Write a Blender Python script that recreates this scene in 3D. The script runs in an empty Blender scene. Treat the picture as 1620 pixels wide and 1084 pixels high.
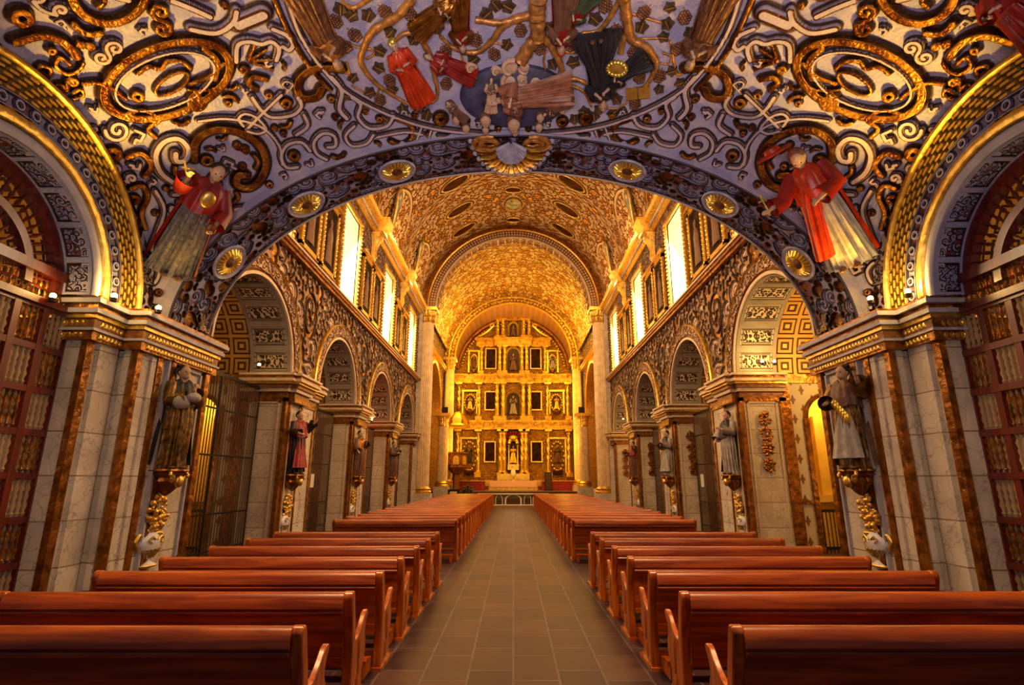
import bpy, bmesh, math, random
import numpy as np
from mathutils import Vector, Matrix
random.seed(7)
RNG = np.random.RandomState(11)
PI = math.pi
SC = bpy.context.scene
COL = SC.collection
# ------------------------------------------------------------------ camera
FPX, PITCH, EYE, CX = 860.0, math.radians(14.2), 1.8, 812.0
cd = bpy.data.cameras.new('camera'); cam = bpy.data.objects.new('camera', cd); COL.objects.link(cam)
cam.location = (0, 0, EYE); cam.rotation_euler = (PI/2 + PITCH, 0, 0)
cd.sensor_width = 36; cd.lens = 36*FPX/1620; cd.shift_x = -(CX-810)/1620; cd.clip_start = .05; cd.clip_end = 200
SC.camera = cam
# ------------------------------------------------------------------ world, exposure
w = bpy.data.worlds.new('world'); SC.world = w; w.use_nodes = True
w.node_tree.nodes['Background'].inputs[0].default_value = (.50, .55, 1.0, 1)
w.node_tree.nodes['Background'].inputs[1].default_value = .09
vs = SC.view_settings; vs.view_transform = 'Standard'; vs.look = 'None'; vs.gamma = 1; vs.exposure = 0.0
vs.use_curve_mapping = False
SC.cycles.use_denoising = True; SC.cycles.max_bounces = 5; SC.cycles.diffuse_bounces = 3; SC.cycles.glossy_bounces = 3
SC.cycles.transmission_bounces = 3; SC.cycles.sample_clamp_indirect = 4; SC.cycles.caustics_reflective = False; SC.cycles.caustics_refractive = False
# ------------------------------------------------------------------ lights
def light(kind, loc, energy, color, size=.1, target=None, **kw):
    l = bpy.data.lights.new(kind.lower()+'_light', kind); l.energy = energy; l.color = color
    if kind == 'AREA':
        l.size = size; 
        if 'spread' in kw: l.spread = kw['spread']
        if 'size_y' in kw: l.shape = 'RECTANGLE'; l.size_y = kw['size_y']
    else: l.shadow_soft_size = size
    if kind == 'SPOT': l.spot_size = kw.get('angle', 1.4); l.spot_blend = .8
    o = bpy.data.objects.new(l.name, l); COL.objects.link(o); o.location = loc
    if target is not None:
        o.rotation_euler = (Vector(target)-Vector(loc)).to_track_quat('-Z', 'Y').to_euler()
    return o
AMB = (1.0, .54, .18); GLD = (1.0, .58, .09); DAY = (1.0, .76, .47); COOL = (.55, .62, 1.0)
light('AREA', (0, -.9, 2.3), 270, (.98, .80, .84), 5, (0, 4.6, 9.0), size_y=1.5, spread=1.75)              # added uplight behind the camera for the vault, standing in for entrance daylight
for s in (-1, 1):
    light('SPOT', (s*4.5, 10.6, 7.25), 900, (1.0, .66, .36), .15, (-s*6.4, 19.5, 2.2), angle=1.0)     # added warm spots hidden behind the near arch, brightening the nave piers
    light('SPOT', (s*1.2, -.6, 3.4), 330, (1.0, .86, .72), .5, (s*6.5, 8.2, 2.9), angle=.62)  # added spots from behind the camera, brightening the marble piers
    light('AREA', (s*2.8, 4.2, 6.9), 125, (1.0, .58, .26), 1.2, (s*2.8, 4.9, 0), size_y=1, spread=2.0)  # added overhead panels that light the near pew tops
    for y in (12.6, 18.8, 25, 31.2):                                            # daylight through the upper windows
        light('AREA', (s*6.75, y, 9.9), 280, DAY, 1.8, (0, y, 6.0), size_y=3.0)
    for y in (13, 19, 25, 31):                                            # lamps along the cornice washing the vault
        light('POINT', (s*5.0, y, 13.4), 190, AMB, .3)
    for y in (12, 18, 24, 30):                                             # added warm points over the nave pews, tuned to brighten its walls
        light('POINT', (s*3.8, y, 8.4), 120, AMB, .5)
    light('POINT', (s*4.2, 40, 12.6), 300, GLD, .4)
    light('POINT', (s*4.9, 46.6, 11.3), 170, GLD, .4)
    for z, e in ((9.2, 480), (14.0, 300), (4.6, 400)):
        light('POINT', (s*4.0, 43.6, z), e, (1.0, .44, .03), .4)
    light('POINT', (s*4.2, 41, 14.6), 110, (1, .68, .12), .3)
light('POINT', (0, 39.6, 3.0), 90, (1, .7, .35), .3)  # added point that brightens the communion rail
light('POINT', (0, 47.5, 14.2), 260, AMB, .3)  # added point inside the apse, lifting the dim coffers
light('POINT', (0, 41, 8), 260, AMB, .6)
light('AREA', (0, 12.5, 9.5), 200, (1, .52, .20), 4, (0, 12.5, 0), size_y=3)      # spill on the pews from the first bay
# ------------------------------------------------------------------ rays
def ray(px, py):
    v = (542-py)/FPX; c, s = math.cos(PITCH), math.sin(PITCH)
    return Vector(((px-CX)/FPX, c - v*s, v*c + s))
def hit(px, py, axis, val):
    d = ray(px, py); o = (0, 0, EYE); t = (val-o[axis])/d[axis]
    return Vector((d.x*t, d.y*t, EYE+d.z*t))
# the low vault under the choir: an ellipsoid cut by four planes
VY, VZ, VA, VB, VC, VX, VYE = 6.0, 4.3, 7.64, 5.48, 4.85, 6.3, 9.1
def vault_z(x, y):
    q = 1-(x/VA)**2-((y-VY)/VB)**2
    return VZ+VC*np.sqrt(np.maximum(q, 0))
def hit_vault(px, py):
    d = ray(px, py); o = Vector((0, -VY, EYE-VZ))
    S = (1/VA**2, 1/VB**2, 1/VC**2)
    a = sum(S[i]*d[i]**2 for i in range(3)); b = 2*sum(S[i]*d[i]*o[i] for i in range(3)); c = sum(S[i]*o[i]**2 for i in range(3))-1
    t = (-b+math.sqrt(max(b*b-4*a*c, 0)))/(2*a)
    p = Vector((d.x*t, d.y*t, EYE+d.z*t))
    if abs(p.x) > VX: p = hit(px, py, 0, math.copysign(VX, p.x))
    return p
def vault_n(p):                                                              # towards the room
    if abs(p.x) > VX-.01: return Vector((-math.copysign(1, p.x), 0, 0))
    return -Vector((p.x/VA**2, (p.y-VY)/VB**2, (p.z-VZ)/VC**2)).normalized()
# ------------------------------------------------------------------ materials
MATS = {}
def mat(name, col, rough=.5, metal=0., noise=0., nscale=6., bump=0., emit=None, estr=0., coat=0.):
    if name in MATS: return MATS[name]
    m = bpy.data.materials.new(name); m.use_nodes = True; nt = m.node_tree; b = nt.nodes['Principled BSDF']
    b.inputs['Base Color'].default_value = (*col, 1); b.inputs['Roughness'].default_value = rough; b.inputs['Metallic'].default_value = metal
    b.inputs['Coat Weight'].default_value = coat
    if 'painting' in name: b.inputs['Specular IOR Level'].default_value = .05
    if noise or bump:
        tc = nt.nodes.new('ShaderNodeTexCoord'); n = nt.nodes.new('ShaderNodeTexNoise'); n.inputs['Scale'].default_value = nscale; n.inputs['Detail'].default_value = 5
        nt.links.new(tc.outputs['Object'], n.inputs['Vector'])
        if noise:
            mx = nt.nodes.new('ShaderNodeMix'); mx.data_type = 'RGBA'; mx.inputs[6].default_value = (*[c*(1-noise) for c in col], 1); mx.inputs[7].default_value = (*[min(1, c*(1+noise)) for c in col], 1)
            mr = nt.nodes.new('ShaderNodeMapRange'); mr.inputs[1].default_value = .3; mr.inputs[2].default_value = .7
            nt.links.new(n.outputs[0], mr.inputs[0]); nt.links.new(mr.outputs[0], mx.inputs[0]); nt.links.new(mx.outputs[2], b.inputs['Base Color'])
        if bump:
            bp = nt.nodes.new('ShaderNodeBump'); bp.inputs['Strength'].default_value = bump; bp.inputs['Distance'].default_value = .05
            nt.links.new(n.outputs[0], bp.inputs['Height']); nt.links.new(bp.outputs[0], b.inputs['Normal'])
    if emit: b.inputs['Emission Color'].default_value = (*emit, 1); b.inputs['Emission Strength'].default_value = estr
    MATS[name] = m; return m
def nd(nt, kind, **ins):
    n = nt.nodes.new(kind)
    for k, v in ins.items():
        if hasattr(n, k): setattr(n, k, v)
    return n
def math_node(nt, op, a, b=None, c=None):
    n = nt.nodes.new('ShaderNodeMath'); n.operation = op
    for i, x in enumerate((a, b, c)):
        if x is None: continue
        if isinstance(x, (int, float)): n.inputs[i].default_value = x
        else: nt.links.new(x, n.inputs[i])
    return n.outputs[0]
def mixc(nt, fac, a, b):
    n = nt.nodes.new('ShaderNodeMix'); n.data_type = 'RGBA'
    if isinstance(fac, (int, float)): n.inputs[0].default_value = fac
    else: nt.links.new(fac, n.inputs[0])
    for i, x in ((6, a), (7, b)):
        if isinstance(x, tuple): n.inputs[i].default_value = (*x, 1)
        else: nt.links.new(x, n.inputs[i])
    return n.outputs[2]
def mrange(nt, x, a, b, lo=0., hi=1.):
    n = nt.nodes.new('ShaderNodeMapRange'); n.interpolation_type = 'SMOOTHSTEP'
    nt.links.new(x, n.inputs[0])
    for i, v in zip((1, 2, 3, 4), (a, b, lo, hi)): n.inputs[i].default_value = v
    return n.outputs[0]
def relief_mat(name, ground, strap, line, gold, bump=.6, gold2=None, ground2=None, metal=.85):
    """carved plaster: attribute d = distance to the band's middle over its half width, k = kind of band"""
    m = bpy.data.materials.new(name); m.use_nodes = True; nt = m.node_tree; b = nt.nodes['Principled BSDF']
    at = nt.nodes.new('ShaderNodeAttribute'); at.attribute_name = 'd'
    ak = nt.nodes.new('ShaderNodeAttribute'); ak.attribute_name = 'k'
    d, k = at.outputs['Fac'], ak.outputs['Fac']
    tc = nt.nodes.new('ShaderNodeTexCoord'); ns = nt.nodes.new('ShaderNodeTexNoise'); ns.inputs['Scale'].default_value = 3.; ns.inputs['Detail'].default_value = 6
    nt.links.new(tc.outputs['Object'], ns.inputs['Vector'])
    nf = mrange(nt, ns.outputs[0], .38, .62)
    isgold = mrange(nt, k, .45, .55)
    inside = mrange(nt, d, .98, 1.12, 1., 0.)
    rim = math_node(nt, 'MULTIPLY', mrange(nt, d, .50, .58), mrange(nt, d, .80, .88, 1., 0.))
    rim2 = mrange(nt, d, 1.35, 1.75, 1., 0.)
    g = mixc(nt, nf, ground, ground2 or tuple(c*.7 for c in ground))
    st = mixc(nt, nf, strap, tuple(c*.85 for c in strap))
    gl = mixc(nt, nf, gold, gold2 or tuple(c*.55 for c in gold))
    body = mixc(nt, isgold, st, gl)
    body = mixc(nt, math_node(nt, 'MULTIPLY', rim, math_node(nt, 'SUBTRACT', 1.0, isgold)), body, gold2 or tuple(c*.55 for c in gold))
    body = mixc(nt, math_node(nt, 'MULTIPLY', mrange(nt, d, .62, .80), isgold), body, tuple(c*.35 for c in gold))
    out = mixc(nt, rim2, g, line)
    colr = mixc(nt, inside, out, body)
    nt.links.new(colr, b.inputs['Base Color'])
    gm = math_node(nt, 'MULTIPLY', inside, math_node(nt, 'MAXIMUM', isgold, math_node(nt, 'MULTIPLY', rim, .8)))
    nt.links.new(math_node(nt, 'MULTIPLY', gm, metal), b.inputs['Metallic'])
    nt.links.new(math_node(nt, 'SUBTRACT', .68, math_node(nt, 'MULTIPLY', gm, .32)), b.inputs['Roughness'])
    # height: raised band with a rolled rim, finely tooled
    h = math_node(nt, 'ADD', mrange(nt, d, .85, 1.15, 1., 0.), math_node(nt, 'MULTIPLY', math_node(nt, 'MULTIPLY', rim, inside), .5))
    n2 = nt.nodes.new('ShaderNodeTexNoise'); n2.inputs['Scale'].default_value = 22.; n2.inputs['Detail'].default_value = 3
    nt.links.new(tc.outputs['Object'], n2.inputs['Vector'])
    h = math_node(nt, 'ADD', h, math_node(nt, 'MULTIPLY', n2.outputs[0], .5))
    bp = nt.nodes.new('ShaderNodeBump'); bp.inputs['Strength'].default_value = bump; bp.inputs['Distance'].default_value = .04
    nt.links.new(h, bp.inputs['Height']); nt.links.new(bp.outputs[0], b.inputs['Normal'])
    MATS[name] = m; return m
def brick_mat(name, c1, c2, mortar, sx, sy, msize=.01, rough=.5, axes='XY', offset=.5, vein=0., bump=.2, scale=1.):
    m = bpy.data.materials.new(name); m.use_nodes = True; nt = m.node_tree; b = nt.nodes['Principled BSDF']
    tc = nt.nodes.new('ShaderNodeTexCoord'); sp = nt.nodes.new('ShaderNodeSeparateXYZ'); cb = nt.nodes.new('ShaderNodeCombineXYZ')
    nt.links.new(tc.outputs['Object'], sp.inputs[0]); nt.links.new(sp.outputs[axes[0]], cb.inputs[0]); nt.links.new(sp.outputs[axes[1]], cb.inputs[1])
    if axes == 'SZ': pass
    br = nt.nodes.new('ShaderNodeTexBrick'); br.offset = offset; br.inputs['Color1'].default_value = (*c1, 1); br.inputs['Color2'].default_value = (*c2, 1); br.inputs['Mortar'].default_value = (*mortar, 1)
    br.inputs['Scale'].default_value = 1; br.inputs['Mortar Size'].default_value = msize; br.inputs['Brick Width'].default_value = sx; br.inputs['Row Height'].default_value = sy; br.inputs['Bias'].default_value = 0
    nt.links.new(cb.outputs[0], br.inputs['Vector'])
    ns = nt.nodes.new('ShaderNodeTexNoise'); ns.inputs['Scale'].default_value = 2.2; ns.inputs['Detail'].default_value = 8; nt.links.new(tc.outputs['Object'], ns.inputs['Vector'])
    col = mixc(nt, mrange(nt, ns.outputs[0], .3, .75, 0., .55), br.outputs[0], tuple(x*.45 for x in c1))
    if vein:
        v = nt.nodes.new('ShaderNodeTexVoronoi'); v.feature = 'DISTANCE_TO_EDGE'; v.inputs['Scale'].default_value = 2.6
        dn = nt.nodes.new('ShaderNodeTexNoise'); dn.inputs['Scale'].default_value = 2.; dn.inputs['Detail'].default_value = 4
        nt.links.new(tc.outputs['Object'], dn.inputs['Vector']); va = nt.nodes.new('ShaderNodeVectorMath'); va.operation = 'ADD'
        nt.links.new(tc.outputs['Object'], va.inputs[0]); nt.links.new(dn.outputs[1], va.inputs[1]); nt.links.new(va.outputs[0], v.inputs['Vector'])
        col = mixc(nt, mrange(nt, v.outputs[0], 0., .035, vein, 0.), col, tuple(x*.45 for x in c1))
    nt.links.new(col, b.inputs['Base Color']); b.inputs['Roughness'].default_value = rough; b.inputs['Specular IOR Level'].default_value = .18 if name == 'stone_floor' else .3
    bp = nt.nodes.new('ShaderNodeBump'); bp.inputs['Strength'].default_value = bump; bp.inputs['Distance'].default_value = .01
    nt.links.new(math_node(nt, 'SUBTRACT', ns.outputs[0], br.outputs['Fac']), bp.inputs['Height']); nt.links.new(bp.outputs[0], b.inputs['Normal'])
    MATS[name] = m; return m
def wood_mat(name, c1, c2, rough=.3, sc=(1.2, 18, 18), coat=.4):
    m = bpy.data.materials.new(name); m.use_nodes = True; nt = m.node_tree; b = nt.nodes['Principled BSDF']
    tc = nt.nodes.new('ShaderNodeTexCoord'); mp = nt.nodes.new('ShaderNodeMapping'); mp.inputs['Scale'].default_value = sc
    oi = nt.nodes.new('ShaderNodeObjectInfo'); va = nt.nodes.new('ShaderNodeVectorMath'); va.operation = 'MULTIPLY_ADD'
    nt.links.new(oi.outputs['Random'], va.inputs[0]); va.inputs[1].default_value = (20, 20, 20); nt.links.new(mp.outputs[0], va.inputs[2])
    n = nt.nodes.new('ShaderNodeTexNoise'); n.inputs['Scale'].default_value = 1; n.inputs['Detail'].default_value = 6; n.inputs['Distortion'].default_value = .8
    nt.links.new(tc.outputs['Object'], mp.inputs[0]); nt.links.new(va.outputs[0], n.inputs['Vector'])
    nt.links.new(mixc(nt, mrange(nt, n.outputs[0], .3, .7), c1, c2), b.inputs['Base Color'])
    b.inputs['Roughness'].default_value = rough; b.inputs['Coat Weight'].default_value = coat; b.inputs['Coat Roughness'].default_value = .15
    MATS[name] = m; return m
M_VAULT = relief_mat('painted_plaster_relief', (.36, .32, .46), (.56, .44, .44), (.035, .007, .004), (.46, .19, .03), 1., (.11, .025, .006), (.50, .41, .46))
M_SOFF = relief_mat('soffit_relief', (.14, .025, .03), (.38, .37, .56), (.02, .004, .004), (.40, .19, .045), 1., (.07, .015, .01), (.26, .26, .42))
M_WALL = relief_mat('nave_wall_relief', (.22, .09, .03), (.78, .60, .44), (.03, .008, .003), (.72, .34, .06), 1., (.20, .06, .012), (.36, .22, .12))
M_NAVE = relief_mat('nave_vault_relief', (.36, .15, .035), (.80, .58, .30), (.10, .028, .006), (.85, .46, .08), .9, (.44, .17, .03))
M_GOLDV = relief_mat('golden_vault_relief', (.60, .30, .03), (.98, .84, .38), (.20, .07, .005), (.95, .6, .12), .9, (.45, .17, .02), metal=.3)
M_PAN = relief_mat('arch_panel_relief', (.02, .010, .006), (.32, .26, .22), (.012, .005, .003), (.13, .07, .03), .8)
M_RET = relief_mat('gilded_relief', (.62, .26, .02), (.98, .60, .08), (.18, .045, .004), (.98, .60, .09), 1., (.74, .36, .03), (.80, .40, .04), metal=.3)
GOLD = mat('gold_leaf', (.86, .50, .11), .34, .85, .35, 9, .25)
GOLDB = mat('bright_gold', (.98, .60, .10), .32, .8, .3, 7, .3)
GOLDD = mat('dark_gold', (.30, .115, .018), .30, .75, .6, 7, .6)
BRONZE = mat('brown_gilding', (.24, .095, .03), .42, .35, .5, 10, .3)
FILLET = mat('white_moulding', (.46, .42, .46), .5, 0, .15, 5)
FILLETW = mat('cream_moulding', (.62, .48, .34), .5, 0, .15, 5)
MARB = brick_mat('marble_blocks', (.80, .69, .55), (.66, .55, .43), (.28, .18, .11), 6.0, .62, .010, .32, 'YZ', 0., .8)
MARBX = brick_mat('marble_blocks_x', (.80, .69, .55), (.66, .55, .43), (.28, .18, .11), 6.0, .62, .010, .32, 'XZ', 0., .8)
FLOOR = brick_mat('stone_floor', (.105, .046, .044), (.040, .022, .032), (.14, .10, .11), .74, .43, .012, .52, 'YX', .37, 0., .5)
DARK = mat('dark_recess', (.05, .022, .012), .7, 0, .4, 5)
BLACKM = mat('black_iron', (.03, .022, .018), .4, .6)
BRASS = mat('aged_brass_bar', (.42, .27, .13), .4, .6)
WOOD = wood_mat('pew_wood', (.54, .115, .010), (.24, .038, .004), .34, coat=.15)
WOODE = wood_mat('pew_end_wood', (.70, .18, .014), (.34, .06, .005), .28, (14, 14, 1.5), .2)
WOODR = wood_mat('screen_wood', (.17, .018, .008), (.09, .010, .005), .35, (10, 10, 1.5))
SKIN = mat('painted_flesh', (.58, .36, .22), .5, 0, .15, 8)
RED = mat('red_robe', (.26, .012, .007), .42, 0, .45, 5, .3)
REDB = mat('scarlet_robe', (.55, .04, .008), .36, 0, .4, 5, .3)
GREY = mat('grey_lace_robe', (.13, .115, .115), .6, 0, .5, 14, .6)
BLACK = mat('black_habit', (.022, .018, .02), .5, 0, .4, 7, .3)
WHITE = mat('white_habit', (.36, .32, .29), .5, 0, .3, 7, .3)
BROWN = mat('brown_habit', (.16, .07, .035), .5, 0, .4, 8, .3)
BLUE = mat('blue_field', (.10, .12, .28), .6, 0, .4, 6)
CLAY = mat('umber_carving', (.17, .065, .028), .42, .25, .5, 12, .5)
VINE = mat('gilded_vine_bark', (.50, .22, .05), .40, .45, .5, 9, .5)
PAINT = mat('dark_oil_painting', (.028, .011, .007), .6, 0, .9, 2.5)
LAMPM = mat('lit_bulb', (1, .8, .4), .5, emit=(1, .60, .18), estr=12)
PANE = mat('daylit_pane', (.9, .9, .9), .3, emit=(1, .95, .82), estr=2.6)
YPLAST = mat('yellow_plaster', (.85, .55, .10), .7, 0, .1, 2)
CLOTH = mat('altar_cloth', (.80, .50, .42), .7)
WPAP = None
def wallpaper():
    m = bpy.data.materials.new('fleuron_wall'); m.use_nodes = True; nt = m.node_tree; b = nt.nodes['Principled BSDF']
    tc = nt.nodes.new('ShaderNodeTexCoord'); sp = nt.nodes.new('ShaderNodeSeparateXYZ'); nt.links.new(tc.outputs['Object'], sp.inputs[0])
    X, Z = sp.outputs[0], sp.outputs[2]
    def motif(ox, oz):
        fx = math_node(nt, 'SUBTRACT', math_node(nt, 'FRACT', math_node(nt, 'ADD', math_node(nt, 'DIVIDE', X, .52), ox)), .5)
        fz = math_node(nt, 'SUBTRACT', math_node(nt, 'FRACT', math_node(nt, 'ADD', math_node(nt, 'DIVIDE', Z, .52), oz)), .5)
        ax, az = math_node(nt, 'ABSOLUTE', fx), math_node(nt, 'ABSOLUTE', fz)
        cross = math_node(nt, 'MULTIPLY', math_node(nt, 'MAXIMUM', math_node(nt, 'ADD', ax, math_node(nt, 'MULTIPLY', az, .0)), .02), math_node(nt, 'ADD', az, .06))
        e = math_node(nt, 'ADD', cross, math_node(nt, 'MULTIPLY', math_node(nt, 'MAXIMUM', math_node(nt, 'SUBTRACT', az, .24), 0.0), 5.))
        return math_node(nt, 'ADD', e, math_node(nt, 'MULTIPLY', math_node(nt, 'MAXIMUM', math_node(nt, 'SUBTRACT', ax, .15), 0.0), 5.))
    e = math_node(nt, 'MINIMUM', motif(0., 0.), motif(.5, .5))
    nt.links.new(mixc(nt, mrange(nt, e, .008, .016), (.22, .09, .02), (.66, .55, .38)), b.inputs['Base Color'])
    b.inputs['Roughness'].default_value = .5; return m
WPAP = wallpaper()
def coffer_mat(name, c1, c2, c3, sx, sy, axes):
    m = bpy.data.materials.new(name); m.use_nodes = True; nt = m.node_tree; b = nt.nodes['Principled BSDF']
    at = nt.nodes.new('ShaderNodeAttribute'); at.attribute_name = 'st'; sp = nt.nodes.new('ShaderNodeSeparateXYZ'); nt.links.new(at.outputs['Vector'], sp.inputs[0])
    fs = []
    for o, s in ((0, sx), (1, sy)):
        f = math_node(nt, 'SUBTRACT', math_node(nt, 'FRACT', math_node(nt, 'DIVIDE', sp.outputs[o], s)), .5); fs.append(math_node(nt, 'ABSOLUTE', f))
    r = math_node(nt, 'MAXIMUM', fs[0], fs[1])
    c = mixc(nt, mrange(nt, r, .10, .13), c3, c2); c = mixc(nt, mrange(nt, r, .20, .23), c, c1); c = mixc(nt, mrange(nt, r, .34, .37), c, c2); c = mixc(nt, mrange(nt, r, .41, .43), c, c1)
    nt.links.new(c, b.inputs['Base Color']); b.inputs['Roughness'].default_value = .45; b.inputs['Metallic'].default_value = .3
    h = math_node(nt, 'ADD', mrange(nt, r, .10, .14), mrange(nt, r, .33, .40))
    bp = nt.nodes.new('ShaderNodeBump'); bp.inputs['Strength'].default_value = 1; bp.inputs['Distance'].default_value = .06
    nt.links.new(h, bp.inputs['Height']); nt.links.new(bp.outputs[0], b.inputs['Normal']); return m
COFF = coffer_mat('gilded_coffers', (.66, .36, .08), (.09, .03, .01), (.80, .5, .15), .56, .56, 'xy')
COFFA = coffer_mat('apse_coffers', (.72, .40, .12), (.26, .09, .03), (.55, .28, .08), .55, .32, 'xy')
# ------------------------------------------------------------------ mesh builder
class MB:
    def __init__(s): s.v = []; s.f = []
    def add(s, vs, fs):
        o = len(s.v); s.v += [tuple(x) for x in vs]; s.f += [tuple(i+o for i in f) for f in fs]; return s
    def box(s, a, b, M=None):
        (x0, y0, z0), (x1, y1, z1) = a, b
        vs = [(x0,y0,z0),(x1,y0,z0),(x1,y1,z0),(x0,y1,z0),(x0,y0,z1),(x1,y0,z1),(x1,y1,z1),(x0,y1,z1)]
        if M is not None: vs = [M @ Vector(v) for v in vs]
        return s.add(vs, [(0,3,2,1),(4,5,6,7),(0,1,5,4),(1,2,6,5),(2,3,7,6),(3,0,4,7)])
    def prism(s, poly, axis, a, b):
        """poly in the two remaining axes (in xyz order), extruded along axis"""
        n = len(poly)
        def P(p, t):
            l = list(p); l.insert(axis, t); return tuple(l)
        vs = [P(p, a) for p in poly]+[P(p, b) for p in poly]
        fs = [tuple(range(n))[::-1], tuple(range(n, 2*n))]+[(i, (i+1) % n, n+(i+1) % n, n+i) for i in range(n)]
        return s.add(vs, fs)
    def rings(s, rings, closed=True, cap=True):
        n = len(rings[0]); o = len(s.v)
        for r in rings: s.v += [tuple(p) for p in r]
        for i in range(len(rings)-1):
            for j in range(n if closed else n-1):
                k = (j+1) % n
                s.f.append((o+i*n+j, o+i*n+k, o+(i+1)*n+k, o+(i+1)*n+j))
        if cap and closed:
            s.f.append(tuple(o+j for j in range(n))[::-1]); s.f.append(tuple(o+(len(rings)-1)*n+j for j in range(n)))
        return s
    def lathe(s, prof, c=(0, 0, 0), n=20, sx=1, sy=1, flute=0, nf=24, M=None):
        R = []
        for r, z in prof:
            ring = []
            for j in range(n):
                a = 2*PI*j/n; q = r*(1-flute*(.5+.5*math.cos(a*nf))) if flute else r
                p = Vector((c[0]+q*sx*math.cos(a), c[1]+q*sy*math.sin(a), c[2]+z))
                ring.append(M @ p if M is not None else p)
            R.append(ring)
        return s.rings(R)
    def tube(s, pts, rad, n=8, cap=True):
        pts = [Vector(p) for p in pts]; m = len(pts)
        if isinstance(rad, (int, float)): rad = [rad]*m
        R = []; up = Vector((0, 0, 1)); prev = None
        for i, p in enumerate(pts):
            t = (pts[min(i+1, m-1)]-pts[max(i-1, 0)])
            if t.length < 1e-9: t = Vector((0, 0, 1))
            t.normalize()
            if prev is None:
                a = t.cross(up); 
                if a.length < .1: a = t.cross(Vector((1, 0, 0)))
            else: a = prev-t*prev.dot(t)
            a.normalize(); prev = a; b = t.cross(a)
            R.append([p+(a*math.cos(2*PI*j/n)+b*math.sin(2*PI*j/n))*rad[i] for j in range(n)])
        return s.rings(R, cap=cap)
    def ball(s, c, r, n=12, m=8, M=None):
        rx, ry, rz = (r, r, r) if isinstance(r, (int, float)) else r
        R = []
        for i in range(m+1):
            t = PI*(.02+.96*i/m)-PI/2
            ring = [Vector((c[0]+rx*math.cos(t)*math.cos(2*PI*j/n), c[1]+ry*math.cos(t)*math.sin(2*PI*j/n), c[2]+rz*math.sin(t))) for j in range(n)]
            R.append([M @ p for p in ring] if M is not None else ring)
        return s.rings(R)
    def build(s, name, m, parent=None, smooth=False, M=None, kind=None):
        me = bpy.data.meshes.new(name); me.from_pydata(s.v, [], s.f)
        if M is not None: me.transform(M)
        me.materials.append(m)
        if smooth:
            me.polygons.foreach_set('use_smooth', [True]*len(me.polygons))
            try: me.set_sharp_from_angle(angle=math.radians(40))
            except Exception: pass
        me.update()
        o = bpy.data.objects.new(name, me); COL.objects.link(o)
        if parent is not None: o.parent = parent
        if kind: o['kind'] = kind
        return o
def thing(name, label, cat, loc=(0, 0, 0), group=None, rz=0):
    o = bpy.data.objects.new(name, None); COL.objects.link(o); o.location = loc; o.rotation_euler = (0, 0, rz)
    o.empty_display_size = .1; return tag(o, label, cat, group)
def tag(o, label, cat, group=None):
    o['label'] = label; o['category'] = cat
    if group: o['group'] = group
    return o
def copy_tree(o, parent=None):
    c = o.copy(); COL.objects.link(c)
    if parent is not None: c.parent = parent
    for ch in o.children: copy_tree(ch, c)
    return c
def frame(base, top, normal):
    """matrix: local z runs base->top, local -y along the normal; unit height"""
    z = (top-base); L = z.length; z.normalize(); y = -(normal-z*normal.dot(z)).normalized(); x = y.cross(z)
    R = Matrix((x, y, z)).transposed().to_4x4()
    return Matrix.Translation(base) @ R, L
# ------------------------------------------------------------------ scrollwork: random non-overlapping scrolls
def scroll_shape(kind, r, rng):
    if kind == 'spiral':
        t = np.linspace(0, 1, 26); a = t*(3.4+rng.rand())*PI*.9; R = r*(1-.86*t); p = np.c_[R*np.cos(a), R*np.sin(a)]
        tail = np.c_[np.full(6, r), np.linspace(-r*1.2, -r*.1, 6)]; tail[:, 0] += r*.35*(np.linspace(1, 0, 6)**2); return np.vstack([tail, p])
    if kind == 'S':
        t = np.linspace(0, 1, 18); a = t*2.9*PI*.9; R = r*.5*(1-.8*t); q = np.c_[r*.5-R*np.cos(a)*1.0-0*R, R*np.sin(a)]
        q = np.c_[r*.5-R*np.cos(a), R*np.sin(a)]; return np.vstack([-q[::-1], q])
    if kind == 'C':
        t = np.linspace(0, 1, 14); a = PI*.5+t*2.2*PI; R = r*.36*(1-.75*t); q = np.c_[r*.62+R*np.cos(a), r*.36-r*.36+R*np.sin(a)]
        m = np.linspace(0, 1, 6); mid = np.c_[(1-m)*-r*.62+m*r*.62, r*.36+.18*r*np.sin(m*PI)]
        q[:, 1] = R*np.sin(a); ql = q*[-1, 1]; return np.vstack([ql[::-1], mid, q])
    if kind == 'leaf':
        a = np.linspace(0, 1, 5); return np.c_[a*r-r*.5, .25*r*np.sin(a*PI)]
    if kind == 'ring':
        a = np.linspace(0, 2*PI, 13); return np.c_[r*.5*np.cos(a), r*.5*np.sin(a)]
    if kind == 'bar':
        return np.array([[-r*.5, 0], [0, 0], [r*.5, 0]])
    if kind == 'hook':
        return np.array([[-r*.5, -r*.3], [-r*.5, r*.3], [r*.1, r*.3], [r*.1, 0], [r*.45, 0]])
    if kind == 'dot':
        return np.array([[0, 0], [.01, 0]])
SCROLL_SET = [('spiral', 1., 0), ('S', 1.4, 0), ('S', 1.1, 0), ('C', 1.2, 0), ('spiral', .8, 1), ('S', 1.2, 0), ('C', 1.0, 0), ('leaf', .8, 1), ('hook', .7, 0), ('S', .9, 1), ('ring', .45, 1)]
def rot2(p, a): c, s = math.cos(a), math.sin(a); return p @ np.array([[c, s], [-s, c]])
def seg_sdf(Q, A, B):
    ab = B-A; L = (ab*ab).sum()+1e-12; t = np.clip(((Q-A) @ ab)/L, 0, 1); return np.sqrt(((Q-A-t[:, None]*ab)**2).sum(1))
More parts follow.
